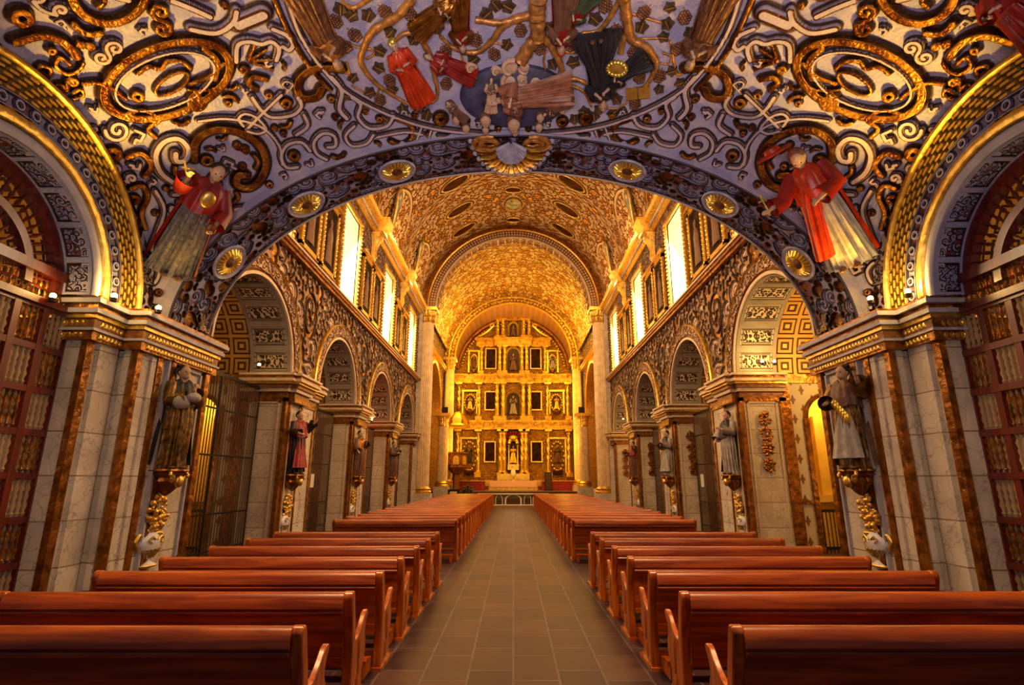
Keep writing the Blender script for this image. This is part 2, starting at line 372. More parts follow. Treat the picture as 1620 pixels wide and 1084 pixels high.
def make_tile(seed, N=384, tries=(420, 1100, 2200), sizes=(.085, .05, .028), wid=(.0135, .0105, .008), gap=.55):
    rng = np.random.RandomState(seed); acc = np.zeros((0, 2)); accw = np.zeros(0); curves = []
    for T, S, W in zip(tries, sizes, wid):
        for _ in range(T):
            kd, sc, k = SCROLL_SET[rng.randint(len(SCROLL_SET))]
            p = rot2(scroll_shape(kd, S*sc*(.8+.4*rng.rand()), rng), rng.rand()*6.28)
            if rng.rand() < .5: p[:, 0] *= -1
            p = p+rng.rand(2)
            if len(acc):
                D = np.abs(p[:, None]-acc[None]) % 1; D = np.minimum(D, 1-D); d = np.sqrt((D**2).sum(2))-accw[None]-W
                if d.min() < W*gap: continue
            q = p % 1
            # densify occupancy
            mid = ((p[1:]+p[:-1])/2) % 1; acc = np.vstack([acc, q, mid]); accw = np.r_[accw, np.full(len(q)+len(mid), W)]
            curves.append((p, W, k))
    g = (np.arange(N)+.5)/N; D = np.full((N, N), 4.); K = np.zeros((N, N))
    for p, W, k in curves:
        for ox in (-1, 0, 1):
            for oy in (-1, 0, 1):
                q = p+[ox, oy]; lo = q.min(0)-3*W; hi = q.max(0)+3*W
                if hi.min() < 0 or lo.max() > 1 or hi[0] < 0 or hi[1] < 0 or lo[0] > 1 or lo[1] > 1: continue
                i0, j0 = np.clip((lo*N).astype(int), 0, N); i1, j1 = np.clip((hi*N).astype(int)+1, 0, N)
                if i1 <= i0 or j1 <= j0: continue
                X, Y = np.meshgrid(g[i0:i1], g[j0:j1], indexing='ij'); Q = np.c_[X.ravel(), Y.ravel()]
                d = np.min([seg_sdf(Q, q[m], q[m+1]) for m in range(len(q)-1)], axis=0)/W
                d = d.reshape(X.shape); sub = D[i0:i1, j0:j1]; ks = K[i0:i1, j0:j1]; mk = d < sub; sub[mk] = d[mk]; ks[mk] = k
    return D, K
TILES = [make_tile(3), make_tile(8), make_tile(5, wid=(.019, .015, .0115), gap=.42)]
def sample_tile(ti, s, t):
    D, K = TILES[ti]; N = D.shape[0]; x = (s % 1)*N-.5; y = (t % 1)*N-.5; i = np.floor(x).astype(int); j = np.floor(y).astype(int); fx, fy = x-i, y-j
    i0, i1, j0, j1 = i % N, (i+1) % N, j % N, (j+1) % N
    d = D[i0, j0]*(1-fx)*(1-fy)+D[i1, j0]*fx*(1-fy)+D[i0, j1]*(1-fx)*fy+D[i1, j1]*fx*fy
    return d, K[np.round(x).astype(int) % N, np.round(y).astype(int) % N]
def sm(x, a, b): t = np.clip((x-a)/(b-a), 0, 1); return t*t*(3-2*t)
def grid_object(name, P, m, d=None, k=None, amp=.05, keep=None, flip=False, st=None, parent=None, kind='structure', extra=None):
    """P (nu, nv, 3); displaced along its normal by the relief height"""
    nu, nv = P.shape[:2]
    du = np.gradient(P, axis=0); dv = np.gradient(P, axis=1); n = np.cross(du, dv); n /= np.linalg.norm(n, axis=2, keepdims=True)+1e-9
    if flip: n = -n
    if d is not None:
        h = amp*(1-sm(d, .8, 1.25))
        if extra is not None: h = h+extra
        P = P+n*h[..., None]
    I = np.arange(nu*nv).reshape(nu, nv); q = np.stack([I[:-1, :-1], I[1:, :-1], I[1:, 1:], I[:-1, 1:]], -1).reshape(-1, 4)
    if flip: q = q[:, ::-1]
    if keep is not None:
        kk = (keep[:-1, :-1] & keep[1:, :-1] & keep[1:, 1:] & keep[:-1, 1:]).ravel(); q = q[kk]
    me = bpy.data.meshes.new(name); me.vertices.add(nu*nv); me.vertices.foreach_set('co', P.reshape(-1).astype(np.float32))
    me.loops.add(len(q)*4); me.loops.foreach_set('vertex_index', q.reshape(-1).astype(np.int32)); me.polygons.add(len(q))
    me.polygons.foreach_set('loop_start', np.arange(0, len(q)*4, 4, dtype=np.int32))
    me.polygons.foreach_set('use_smooth', np.ones(len(q), bool))
    if d is not None:
        a = me.attributes.new('d', 'FLOAT', 'POINT'); a.data.foreach_set('value', d.reshape(-1).astype(np.float32))
        a = me.attributes.new('k', 'FLOAT', 'POINT'); a.data.foreach_set('value', k.reshape(-1).astype(np.float32))
    if st is not None:
        a = me.attributes.new('st', 'FLOAT_VECTOR', 'POINT'); a.data.foreach_set('vector', np.concatenate([st, np.zeros((nu, nv, 1))], 2).reshape(-1).astype(np.float32))
    me.materials.append(m); me.update(); me.validate()
    o = bpy.data.objects.new(name, me); COL.objects.link(o)
    if kind: o['kind'] = kind
    if parent is not None: o.parent = parent
    return o
TRIM = [0]
def trim_name(): TRIM[0] += 1; return 'trim_%d' % TRIM[0]
def struct(mb, m, name=None, smooth=False): return mb.build(name or trim_name(), m, None, smooth, kind='structure')
# ================================================================== SETTING
W, AW, ASP, ARISE, YN, YF = 6.1, 6.05, 4.3, 3.9, 9.1, 10.4
BAYS = (12.6, 18.8, 25.0, 31.2); PIERS = (15.7, 21.9, 28.1)
NVZ, NVR, CHY, APY, RETY = 12.8, 6.1, 34.3, 46.0, 51.0
struct(MB().add([(-14, -4, 0), (14, -4, 0), (14, 54, 0), (-14, 54, 0)], [(0, 1, 2, 3)]), FLOOR, 'floor')
struct(MB().box((-8, 43, 0), (8, 54, .5)).box((-8, 43.5, .5), (8, 54, .94)), brick_mat('step_stone', (.22, .13, .08), (.16, .09, .06), (.08, .05, .03), 1, .5, .01, .4), 'trim_sanctuary_steps')
# ---- choir vault: authored strapwork plus scroll filler, on the ellipsoid
def pxcurve(pts, mirror=True, n=4):
    """smooth a pixel polyline and lay it on the vault"""
    p = np.array(pts, float)
    if len(p) > 2:
        out = []
        for i in range(len(p)-1):
            p0, p1, p2, p3 = p[max(i-1, 0)], p[i], p[i+1], p[min(i+2, len(p)-1)]
            for t in np.arange(n)/n:
                out.append(.5*((2*p1)+(-p0+p2)*t+(2*p0-5*p1+4*p2-p3)*t*t+(-p0+3*p1-3*p2+p3)*t**3))
        out.append(p[-1]); p = np.array(out)
    a = np.array([hit_vault(x, y) for x, y in p])
    return [a, a*[-1, 1, 1]] if mirror else [a]
def arc(cx, cy, rx, ry, a0, a1, rot=0, n=20, shrink=1.):
    t = np.radians(np.linspace(a0, a1, n)); s = np.linspace(1, shrink, n); x = rx*s*np.cos(t); y = -ry*s*np.sin(t); r = math.radians(rot)
    return list(zip(cx+x*math.cos(r)+y*math.sin(r), cy-x*math.sin(r)+y*math.cos(r)))
VC_ = []   # (pts3d, halfwidth, kind)
def vc(pts, w, k=0, mirror=True, raw=False):
    for a in pxcurve(pts, mirror, 1 if raw else 4): VC_.append((a, w*1.2, k))
# frame of the central oval, struts and ring
vc([(452, -12), (470, 42), (500, 92), (542, 138), (600, 172), (669, 197), (740, 208), (812, 211)], .035)
vc([(430, -12), (452, 40), (484, 96), (522, 140)], .03, 1)
# big medallion ovals over the side arches
vc(arc(262, 122, 104, 56, 0, 360, 18, 40), .06, 1, raw=True)
vc(arc(258, 124, 82, 42, 0, 360, 18, 36), .022, 0, raw=True)
vc(arc(168, -28, 62, 58, 180, 372, 0, 24), .055, 1, raw=True)
vc(arc(270, 128, 30, 13, 0, 360, 30, 20), .022, 1, raw=True)
vc([(215, 112), (232, 100), (252, 104), (262, 92), (284, 92), (300, 104)], .03, 1)
vc([(300, 128), (330, 116), (352, 96)], .03, 1); vc([(296, 138), (330, 138), (356, 126)], .02, 1)
# C scrolls over the corner saint
vc([(306, 250), (308, 222), (336, 203), (376, 206), (408, 226), (420, 256), (410, 284), (390, 296), (374, 290), (376, 276), (388, 276)], .062, 1)
vc([(272, 286), (252, 270), (244, 244), (256, 222), (280, 216), (296, 232), (292, 250), (278, 252), (276, 240)], .055, 0)
vc([(312, 188), (360, 184), (410, 196), (440, 226), (446, 258)], .03)
vc([(244, 300), (258, 330), (246, 370), (238, 396), (262, 412)], .035)
vc([(372, 330), (410, 322), (446, 296)], .05); vc([(366, 352), (392, 346), (412, 332)], .05)
vc([(350, 372), (372, 368), (392, 354)], .05); vc([(338, 392), (356, 390), (370, 376)], .05)
# crossed straps
vc([(444, 146), (392, 198)], .035); vc([(398, 150), (412, 170), (430, 182), (462, 178), (476, 164), (470, 150)], .04)
vc([(384, 196), (376, 184), (386, 176), (404, 182), (420, 200), (408, 208), (390, 204)], .03)
vc([(404, 138), (392, 128), (400, 118), (420, 122)], .04, 1); vc([(456, 140), (446, 130), (452, 124), (462, 130), (452, 142)], .02)
# scallop and open book blocks
vc([(372, 92), (374, 66), (392, 60), (412, 64), (428, 60), (440, 72), (436, 90)], .045)
for dx, dy in ((402, 66), (420, 74), (432, 90), (430, 106)): vc([(392, 92), (dx, dy)], .022, 1)
vc([(376, 34), (414, 18)], .1); vc([(430, 40), (452, 50), (462, 64), (456, 74), (446, 68)], .045)
vc([(540, 106), (500, 104), (476, 118), (470, 138), (480, 152), (500, 150), (508, 138)], .06, 1)
vc([(524, 118), (540, 140), (536, 168), (548, 184)], .05)
# strapwork between the oval and the arch
vc([(556, 150), (570, 162), (566, 182), (584, 200), (612, 196), (622, 180)], .04)
vc([(560, 196), (546, 212), (556, 228), (580, 224), (590, 210)], .035); vc([(596, 214), (640, 206), (668, 210)], .03)
vc([(628, 186), (650, 196), (652, 216), (636, 228), (618, 222)], .04, 1)
vc([(666, 200), (654, 232)], .028); vc([(682, 204), (672, 234)], .028); vc([(654, 232), (672, 236)], .02)
vc([(694, 214), (730, 218), (744, 232), (736, 246), (712, 248), (696, 240)], .035)
vc([(516, 250), (500, 240), (496, 222), (510, 208), (528, 212), (530, 228), (518, 230)], .04)
vc([(470, 262), (452, 262), (444, 244), (454, 226), (476, 222), (490, 236)], .04)
vc([(468, 210), (486, 196), (480, 178)], .04)
# volutes below the medallion, near the side arch
vc(arc(183, 202, 20, 18, 180, 720, 0, 36, .15), .035, 0, raw=True)
vc(arc(312, 158, 15, 14, 90, 630, 0, 30, .2), .045, 1, raw=True)
vc([(106, 96), (90, 84), (84, 100), (104, 112), (122, 104), (128, 94)], .025, 1); vc([(66, 112), (56, 104), (62, 98), (76, 104), (70, 118)], .022, 1)
vc([(128, 128), (152, 126), (176, 136), (196, 152)], .028, 1); vc([(112, 142), (124, 136), (128, 146), (112, 152)], .02, 1)
vc([(20, 60), (60, 50), (96, 60), (118, 84)], .05, 1); vc([(200, 246), (222, 240), (238, 258), (228, 276)], .04, 1)
vc([(206, 296), (224, 292), (232, 310), (222, 336), (228, 360)], .035, 1); vc([(226, 420), (240, 416), (250, 430), (242, 448), (228, 442)], .035)
vc([(196, 176), (226, 170), (250, 186), (232, 200), (244, 214)], .03, 1)
vc([(330, 20), (300, 6), (270, -6)], .05); vc([(300, 40), (340, 46), (366, 30), (372, 12)], .05); vc([(322, 72), (342, 92), (338, 120)], .045, 1)
# filler
def vault_filler():
    rng = np.random.RandomState(5)
    acc = [a for a, w, k in VC_]; accw = [np.full(len(a), w) for a, w, k in VC_]
    dens = [(a[1:]+a[:-1])/2 for a in acc]; A = np.vstack(acc+dens); Wd = np.concatenate(accw+[x[1:] for x in accw])
    ring = lambda p: ((p[:, 0]/4.05)**2+((p[:, 1]-6.35)/2.62)**2)
    for T, S, wv in ((1300, .38, .052), (3000, .25, .037), (5200, .15, .026)):
        for _ in range(T):
            x = -rng.rand()*6.2; y = 4.6+rng.rand()*4.6; c = np.array([x, min(y, 9.05), 0]); c[2] = vault_z(c[0], c[1])
            if rng.rand() < .3:  # steep corners
                z = 4.5+rng.rand()*2.4; xx = -5.0-rng.rand()*1.3; yy = VY+VB*math.sqrt(max(0, 1-((z-VZ)/VC)**2-(xx/VA)**2)); c = np.array([xx, yy, z])
                if yy > 9.1 or yy < 5: continue
            if (c[0]/4.05)**2+((c[1]-6.35)/2.62)**2 < 1: continue
            n = np.array(vault_n(Vector(c))); t1 = np.cross(n, [0, 0, 1]); t1 /= np.linalg.norm(t1); t2 = np.cross(n, t1)
            kd, sc, k = SCROLL_SET[rng.randint(len(SCROLL_SET))]; p = rot2(scroll_shape(kd, S*sc*(.8+.5*rng.rand()), rng), rng.rand()*6.28)
            q = c+p[:, :1]*t1+p[:, 1:]*t2
            r = q-[0, VY, VZ]; s = np.sqrt((r[:, 0]/VA)**2+(r[:, 1]/VB)**2+(r[:, 2]/VC)**2); q = r/s[:, None]+[0, VY, VZ]
            if q[:, 0].max() > -.02: continue
            near = np.abs(A-c).max(1) < S*3
            if near.any():
                D = np.sqrt(((q[:, None]-A[near][None])**2).sum(2))-Wd[near][None]-wv
                if D.min() < wv*.30: continue
            A = np.vstack([A, q, (q[1:]+q[:-1])/2]); Wd = np.r_[Wd, np.full(2*len(q)-1, wv)]
            VC_.append((q, wv, k)); VC_.append((q*[-1, 1, 1], wv, k))
vault_filler()
def field(P, curves):
    """distance/halfwidth to the nearest curve for every point"""
    sh = P.shape[:2]; Q = P.reshape(-1, 3); o = np.argsort(Q[:, 0]); xs = Q[o, 0]; D = np.full(len(Q), 4.); K = np.zeros(len(Q))
    for a, w, k in curves:
        lo, hi = a.min(0)-3.2*w, a.max(0)+3.2*w; i0, i1 = np.searchsorted(xs, (lo[0], hi[0])); idx = o[i0:i1]; q = Q[idx]
        mk = (q[:, 1] > lo[1]) & (q[:, 1] < hi[1]) & (q[:, 2] > lo[2]) & (q[:, 2] < hi[2]); idx = idx[mk]; q = q[mk]
        if not len(idx): continue
        d = np.min([seg_sdf(q, a[m], a[m+1]) for m in range(len(a)-1)], axis=0)/w
        b = d < D[idx]; D[idx[b]] = d[b]; K[idx[b]] = k
    return D.reshape(sh), K.reshape(sh)
def make_vault():
    nu, nv = 760, 430
    s = np.linspace(-PI/2, PI/2, nu); yy = np.linspace(4.0, YN, nv); X = VX*np.sin(s)
    # uniform spacing along the steep ends in y as well
    t = np.linspace(math.asin((4.0-VY)/(YN-VY)), PI/2, nv); Yv = VY+(YN-VY)*np.sin(t)
    XX, YY = np.meshgrid(X, Yv, indexing='ij'); P = np.stack([XX, YY, vault_z(XX, YY)], 2)
    D, K = field(P, VC_)
    return grid_object('ceiling_choir_vault', P, M_VAULT, D, K, .10, flip=True)
make_vault()
# ---- side walls of the choir bay around the big side arches
SY, SZ, SR0, SR1 = 6.1, 4.45, 1.5, 2.5
for s, side in ((-1, 'left'), (1, 'right')):
    y = np.linspace(3.4, YN, 300); z = np.linspace(SZ-.02, 7.15, 180); YY, ZZ = np.meshgrid(y, z, indexing='ij')
    P = np.stack([np.full_like(YY, s*VX), YY, ZZ], 2); D, K = field(P, [c for c in VC_ if c[0][:, 0].mean()*s > 0])
    dT, kT = sample_tile(0, YY/1.9, ZZ/1.9); D = np.minimum(D, dT); K = np.where(dT <= D, kT, K)
    rr = np.hypot(YY-SY, ZZ-SZ)
    grid_object('wall_%s_choir' % side, P, M_VAULT, D, K, .05, keep=(rr > SR1-.06), flip=(s < 0))
    # archivolt: concentric bands, each a moulding
    def band(r0, r1, x0, x1, m, bulge=0., name=None, n=64, a0=0, a1=PI):
        mb = MB(); R = []
        for i in range(n+1):
            a = a0+(a1-a0)*i/n; c, q = math.cos(a), math.sin(a); rm = (r0+r1)/2
            prof = [(r0, s*x1), (r0, s*x0)] + ([(rm-.3*(r1-r0), s*(x0-bulge*.8)), (rm, s*(x0-bulge)), (rm+.3*(r1-r0), s*(x0-bulge*.8))] if bulge else []) + [(r1, s*x0), (r1, s*x1)]
            R.append([(xx, SY+r*c, SZ+r*q) for r, xx in prof])
        mb.rings(R, closed=True, cap=True); return struct(mb, m, name, smooth=bool(bulge))
    band(2.42, 2.52, 6.2, 6.4, GOLD, .05); 
    # woven gilded band and burgundy guilloche band with real relief
    for (r0, r1, mm, kind) in ((2.04, 2.42, M_RET, 'weave'), (1.84, 2.04, M_SOFF, 'gui')):
        a = np.linspace(0, PI, 420); r = np.linspace(r0, r1, 28); AA, RR = np.meshgrid(a, r, indexing='ij')
        P = np.stack([np.full_like(AA, s*6.24), SY+RR*np.cos(AA), SZ+RR*np.sin(AA)], 2)
        L = AA*(r0+r1)/2
        if kind == 'weave':
            row = np.floor((RR-r0)/((r1-r0)/5)); fr = ((RR-r0)/((r1-r0)/5)) % 1; fl = (L/.19+row*.4) % 1
            D = np.maximum(np.abs(fr-.5)/.36, np.abs(fl-.5)/.43); K = np.ones_like(D)
        else:
            ph = (L/.24) % 1-.5; q = (RR-(r0+r1)/2)/.10
            D = np.abs(np.hypot(ph*.24/.1, q)-.55)/.24; D = np.minimum(D, np.minimum(np.abs(q-1), np.abs(q+1))/.22); K = np.zeros_like(D)
        grid_object(trim_name(), P, mm, D, K, .035, flip=(s < 0))
    band(1.64, 1.84, 6.26, 6.4, BRONZE if False else GOLD, .09); band(SR0, 1.64, 6.22, 6.4, FILLET, .04)
    # soffit of the side arch, black and cream panels
    a = np.linspace(0, PI, 360); x = np.linspace(6.24, 6.66, 60); AA, XX = np.meshgrid(a, x, indexing='ij')
    P = np.stack([s*XX, SY+SR0*np.cos(AA), SZ+SR0*np.sin(AA)], 2); L = AA*SR0; f = (L/.52) % 1; g = (XX-6.24)/.42
    e = np.minimum(np.minimum(f, 1-f)*.52, np.minimum(g, 1-g)*.42); D, K = sample_tile(1, L/1.3, XX/1.3)
    D = np.where(e < .045, 0.3, np.where(e < .075, 1.25, D)); grid_object(trim_name(), P, M_SOFF, D, K*0, .012, flip=(s > 0))
# ---- front of the choir vault down to the arch soffit, soffit of the choir arch
def arch_curve(t, hw=AW, rise=ARISE, z0=ASP): return hw*np.cos(t), z0+rise*np.sin(t)
n = 220; t = np.linspace(0, PI, n); ax, az = arch_curve(t)
vx = ax/AW*VX; vz = vault_z(vx, YN*np.ones(n)); P = np.zeros((n, 8, 3))
for j in range(8):
    f = j/7; P[:, j, 0] = ax*(1-f)+vx*f; P[:, j, 2] = az*(1-f)+np.maximum(vz+.02, az)*f; P[:, j, 1] = YN
grid_object(trim_name(), P, M_VAULT, np.full((n, 8), 2.), np.zeros((n, 8)), .0)
nu, nv = 1500, 130; t = np.linspace(0, PI, nu); yy = np.linspace(YN, YF, nv); TT, YY = np.meshgrid(t, yy, indexing='ij'); ax, az = arch_curve(TT)
L = np.cumsum(np.hypot(np.gradient(ax[:, 0]), np.gradient(az[:, 0]))); L = np.abs(L-L[-1]/2); LL = np.repeat(L[:, None], nv, 1)
D, K = sample_tile(2, LL/2.2+.07, (YY-YN)/2.2+.3)
e = np.minimum(YY-YN, YF-YY); D = np.where(e < .05, .2, np.where(e < .085, 1.2, D)); K = np.where(e < .085, 0, K)
e2 = np.abs(e-.12); D = np.where(e2 < .02, .4, D)
grid_object('trim_choir_arch_soffit', np.stack([ax, YY, az], 2), M_SOFF, D, K, .05, flip=True)
# nave side of the choir arch wall
mb = MB(); R0 = []; R1 = []
for i in range(61):
    a = PI*i/60; R0.append((AW*math.cos(a), YF+.02, ASP+ARISE*math.sin(a))); R1.append((6.5*max(-1, min(1, 1.6*math.cos(a))), YF+.02, ASP+(19.2-ASP)*min(1, 1.4*math.sin(a))))
mb.rings([R0, R1], closed=False); struct(mb, M_WALL, 'wall_choir_front')
mb = MB(); mb.rings([[(p[0], YF+.35, p[2]) for p in R1], [(p[0], YF+.35, p[2]+.3) for p in R1]], closed=False); 
# ---- piers and pilasters
def strip(mb, a, b): mb.box(a, b)
def sbox(mb, s, x0, x1, y0, y1, z0, z1): mb.box((min(s*x0, s*x1), y0, z0), (max(s*x0, s*x1), y1, z1))
for s, side in ((-1, 'left'), (1, 'right')):
    # big pier under the choir arch: stepped plan
    mb = MB(); sbox(mb, s, 6.36, 7.4, 7.9, YF+.15, 0, 4.0); sbox(mb, s, 6.06, 7.0, 8.55, YF+.2, 0, 4.0); struct(mb, MARB)
    mb = MB(); sbox(mb, s, 6.43, 6.73, 7.86, 7.9, .25, 3.9); sbox(mb, s, 6.30, 6.36, 8.06, 8.45, .25, 3.85)
    sbox(mb, s, 6.02, 6.06, 8.86, 8.98, .2, 3.8); sbox(mb, s, 6.14, 6.24, 8.5, 8.55, .25, 3.9); struct(mb, MARBX)
    mb = MB(); 
    sbox(mb, s, 6.33, 6.43, 7.84, 7.98, 0, 3.86)                    # gilded corner strips
    sbox(mb, s, 6.02, 6.12, 8.50, 8.62, 0, 3.86); sbox(mb, s, 6.33, 6.37, 8.44, 8.5, 0, 3.86)
    sbox(mb, s, 6.00, 6.06, 8.99, 9.12, 0, 3.86); sbox(mb, s, 5.98, 6.06, 9.34, 9.47, 0, 3.86); sbox(mb, s, 5.98, 6.06, 10.42, 10.56, 0, 3.86)
    struct(mb, GOLDD)
    mb = MB(); sbox(mb, s, 5.99, 6.06, 9.28, 9.33, 0, 3.86); sbox(mb, s, 6.01, 6.06, 9.56, 9.62, .5, 3.8); sbox(mb, s, 6.01, 6.06, 10.3, 10.35, .5, 3.8); sbox(mb, s, 6.01, 6.06, 9.56, 10.35, 3.75, 3.83); struct(mb, FILLET)
    mb = MB(); sbox(mb, s, 6.0, 7.0, 8.48, 10.6, 0, .12); sbox(mb, s, 6.3, 7.4, 7.82, 8.6, 0, .12); struct(mb, MARB)
    mb = MB(); sbox(mb, s, 6.0, 7.0, 8.5, 10.6, .12, .2); sbox(mb, s, 6.3, 7.4, 7.84, 8.6, .12, .2); struct(mb, GOLDD)
    # its capital: alternating white and gilded courses, stepped outward
    for i, (z0, z1, o, m) in enumerate(((3.82, 3.96, .11, GOLDD), (3.96, 4.0, .14, FILLET), (4.0, 4.15, .11, BRONZE), (4.15, 4.22, .14, GOLD), (4.22, 4.29, .19, FILLET), (4.29, 4.36, .17, GOLDD), (4.36, 4.43, .24, FILLET), (4.43, 4.47, .22, GOLDD))):
        mb = MB(); sbox(mb, s, 6.36-o, 7.45, 7.9-o, 9.1, z0, z1); sbox(mb, s, 6.06-o, 7.0, 8.55-o, YF+.2+o, z0, z1); struct(mb, m)
        if m is BRONZE or i == 0:   # beaded frieze
            mb = MB(); zc = (z0+z1)/2; h = (z1-z0)*.36
            for kx in range(9): mb.ball((s*(6.42+kx*.085), 7.9-o, zc), (.036, .025, h), 8, 5)
            for ky in range(22): mb.ball((s*(6.06-o), 8.6+ky*.09, zc), (.025, .036, h), 8, 5)
            for ky in range(6): mb.ball((s*(6.36-o), 7.95+ky*.085, zc), (.025, .036, h), 8, 5)
            struct(mb, GOLD, smooth=True)
    # nave piers between the chapels
    for i, yc in enumerate(PIERS+(34.3,)):
        y0, y1 = yc-1.1, yc+1.1
        mb = MB(); sbox(mb, s, 6.14, 7.3, y0, y1, 0, 4.0); struct(mb, MARB)
        mb = MB(); sbox(mb, s, 6.10, 6.2, y0-.04, y0+.1, 0, 4.0); sbox(mb, s, 6.10, 6.14, y1-.1, y1, 0, 4.0); sbox(mb, s, 6.08, 6.14, yc-.92, yc-.82, 0, 4.0); sbox(mb, s, 6.08, 6.14, yc-.06, yc+.04, 0, 4.0)
        sbox(mb, s, 7.16, 7.3, y0-.04, y0+.05, 0, 4.0)
        struct(mb, GOLDD)
        mb = MB(); sbox(mb, s, 6.09, 6.14, yc-.80, yc-.75, .3, 3.8); sbox(mb, s, 6.09, 6.14, yc-.14, yc-.09, .3, 3.8); 
        sbox(mb, s, 6.28, 6.32, y0-.03, y0, .3, 3.85); sbox(mb, s, 7.05, 7.09, y0-.03, y0, .3, 3.85); sbox(mb, s, 6.28, 7.09, y0-.03, y0, 3.81, 3.85); struct(mb, FILLETW)
        # gilded foliage runs up the flat strips
        for yo in (-.98, .55):
            P = np.zeros((24, 140, 3)); yv = np.linspace(yc+yo-.15, yc+yo+.15, 24); zv = np.linspace(.5, 3.75, 140); YY, ZZ = np.meshgrid(yv, zv, indexing='ij')
            D, K = sample_tile(1, (YY-yc-yo)/1.0+.4*i, ZZ/1.0); P = np.stack([np.full_like(YY, s*6.13), YY, ZZ], 2)
            ph = np.abs(YY-yc-yo-.05*np.sin(ZZ*7)); D = np.where(ph > .11, 3, np.maximum(D*.8, 0)); 
            grid_object(trim_name(), P, M_FOL if 'M_FOL' in globals() else M_WALL, D, K*0+1, .02, keep=(D < 1.5), flip=(s < 0))
        for z0, z1, o, m in ((3.86, 3.96, .04, GOLDD), (3.96, 4.12, .02, BRONZE), (4.12, 4.22, .09, FILLETW), (4.22, 4.32, .14, BRONZE), (4.32, 4.38, .2, GOLD), (4.38, 4.46, .26, FILLETW), (4.46, 4.54, .23, GOLDD), (4.54, 4.6, .28, FILLETW)):
            mb = MB(); sbox(mb, s, 6.14-o, 7.35, y0-o, y1+o, z0, z1); sbox(mb, s, 5.98-o, 6.3, yc-.95-o, yc+.08+o, z0, z1); struct(mb, m)
    # arcade wall above the piers
    y = np.linspace(YF, 36, 900); z = np.linspace(4.55, 7.95, 150); YY, ZZ = np.meshgrid(y, z, indexing='ij'); P = np.stack([np.full_like(YY, s*W), YY, ZZ], 2)
    D, K = sample_tile(2, YY/3.4, ZZ/3.4); keep = np.ones(YY.shape, bool); r = np.full(YY.shape, 9.)
    for b in BAYS: r = np.minimum(r, np.hypot(YY-b, ZZ-4.6))
    keep = r > 2.15
    # an oval portrait shield over each pier, raised frame
    for pc in PIERS: q = np.abs(np.hypot((YY-pc)/.42, (ZZ-6.6)/.62)-1)/.13; K = np.where(q < 1.3, 1, K); D = np.where(q < 1.6, q, D)
    grid_object('wall_%s' % side, P, M_WALL, D, K, .07, keep=keep, flip=(s < 0))
    for b in BAYS:
        # archivolt
        def ring(r0, r1, x0, x1, m, bulge=0, nn=40):
            R = []
            for i in range(nn+1):
                a = PI*i/nn; c, q = math.cos(a), math.sin(a); rm = (r0+r1)/2
                prof = [(r0, s*x1), (r0, s*x0)]+([(rm, s*(x0-bulge))] if bulge else [])+[(r1, s*x0), (r1, s*x1)]
                R.append([(xx, b+rr*c, 4.6+rr*q) for rr, xx in prof])
            struct(MB().rings(R), m, smooth=False)
        ring(2.0, 2.08, 6.05, 7.2, FILLETW); ring(2.46, 2.52, 6.03, 6.2, GOLD, .04); ring(2.08, 2.16, 6.07, 6.2, GOLDD, .05)
        a = np.linspace(0, PI, 260); rr = np.linspace(2.14, 2.48, 24); AA, RR = np.meshgrid(a, rr, indexing='ij'); P = np.stack([np.full_like(AA, s*6.06), b+RR*np.cos(AA), 4.6+RR*np.sin(AA)], 2)
        D, K = sample_tile(1, AA*2.3/1.4, RR/1.4); grid_object(trim_name(), P, M_WALL, D, K, .03, flip=(s < 0))
        # intrados with white framed dark panels
        a = np.linspace(0, PI, 240); x = np.linspace(6.1, 7.2, 80); AA, XX = np.meshgrid(a, x, indexing='ij'); L = AA*2.0; f = (L/.70) % 1; g = (XX-6.1)/1.1
        P = np.stack([s*XX, b+2.0*np.cos(AA), 4.6+2.0*np.sin(AA)], 2); e = np.minimum(np.minimum(f, 1-f)*.70, np.minimum(g, 1-g)*1.1)
        D, K = sample_tile(1, L/1.6, XX/1.6); D = np.where(e < .10, .3, np.where((e < .14) | ((e > .17) & (e < .19)), 1.2, np.where(e < .17, .3, D*1.5))); grid_object(trim_name(), P, M_PAN, D, (e > .19)*1., .015, flip=(s > 0))
        # chapel: barrel vault with gilded coffers, papered walls
        a = np.linspace(0, PI, 60); x = np.linspace(7.2, 11.0, 30); AA, XX = np.meshgrid(a, x, indexing='ij')
        P = np.stack([s*XX, b+2.25*np.cos(AA), 4.6+2.25*np.sin(AA)], 2); grid_object('ceiling_chapel', P, COFF, flip=(s > 0), st=np.stack([AA*2.25, XX], 2))
        a = np.linspace(0, PI, 40); rr = np.linspace(2.0, 2.3, 3); AA, RR = np.meshgrid(a, rr, indexing='ij')
        grid_object(trim_name(), np.stack([np.full_like(AA, s*7.21), b+RR*np.cos(AA), 4.6+RR*np.sin(AA)], 2), GOLDD)
        mb = MB(); sbox(mb, s, 11.0, 11.2, b-2.4, b+2.4, 0, 7.0); struct(mb, WPAP, 'wall_%s_chapel' % side)
        mb = MB(); sbox(mb, s, 7.2, 11, b-2.25-.1, b-2.25, 0, 4.6); struct(mb, WPAP, 'wall_%s_chapel' % side)
        # far wall with a round headed doorway (chapel nearest the camera); plain otherwise
        X0, X1, ZT = 7.85, 9.05, 3.4; yw = b+2.0
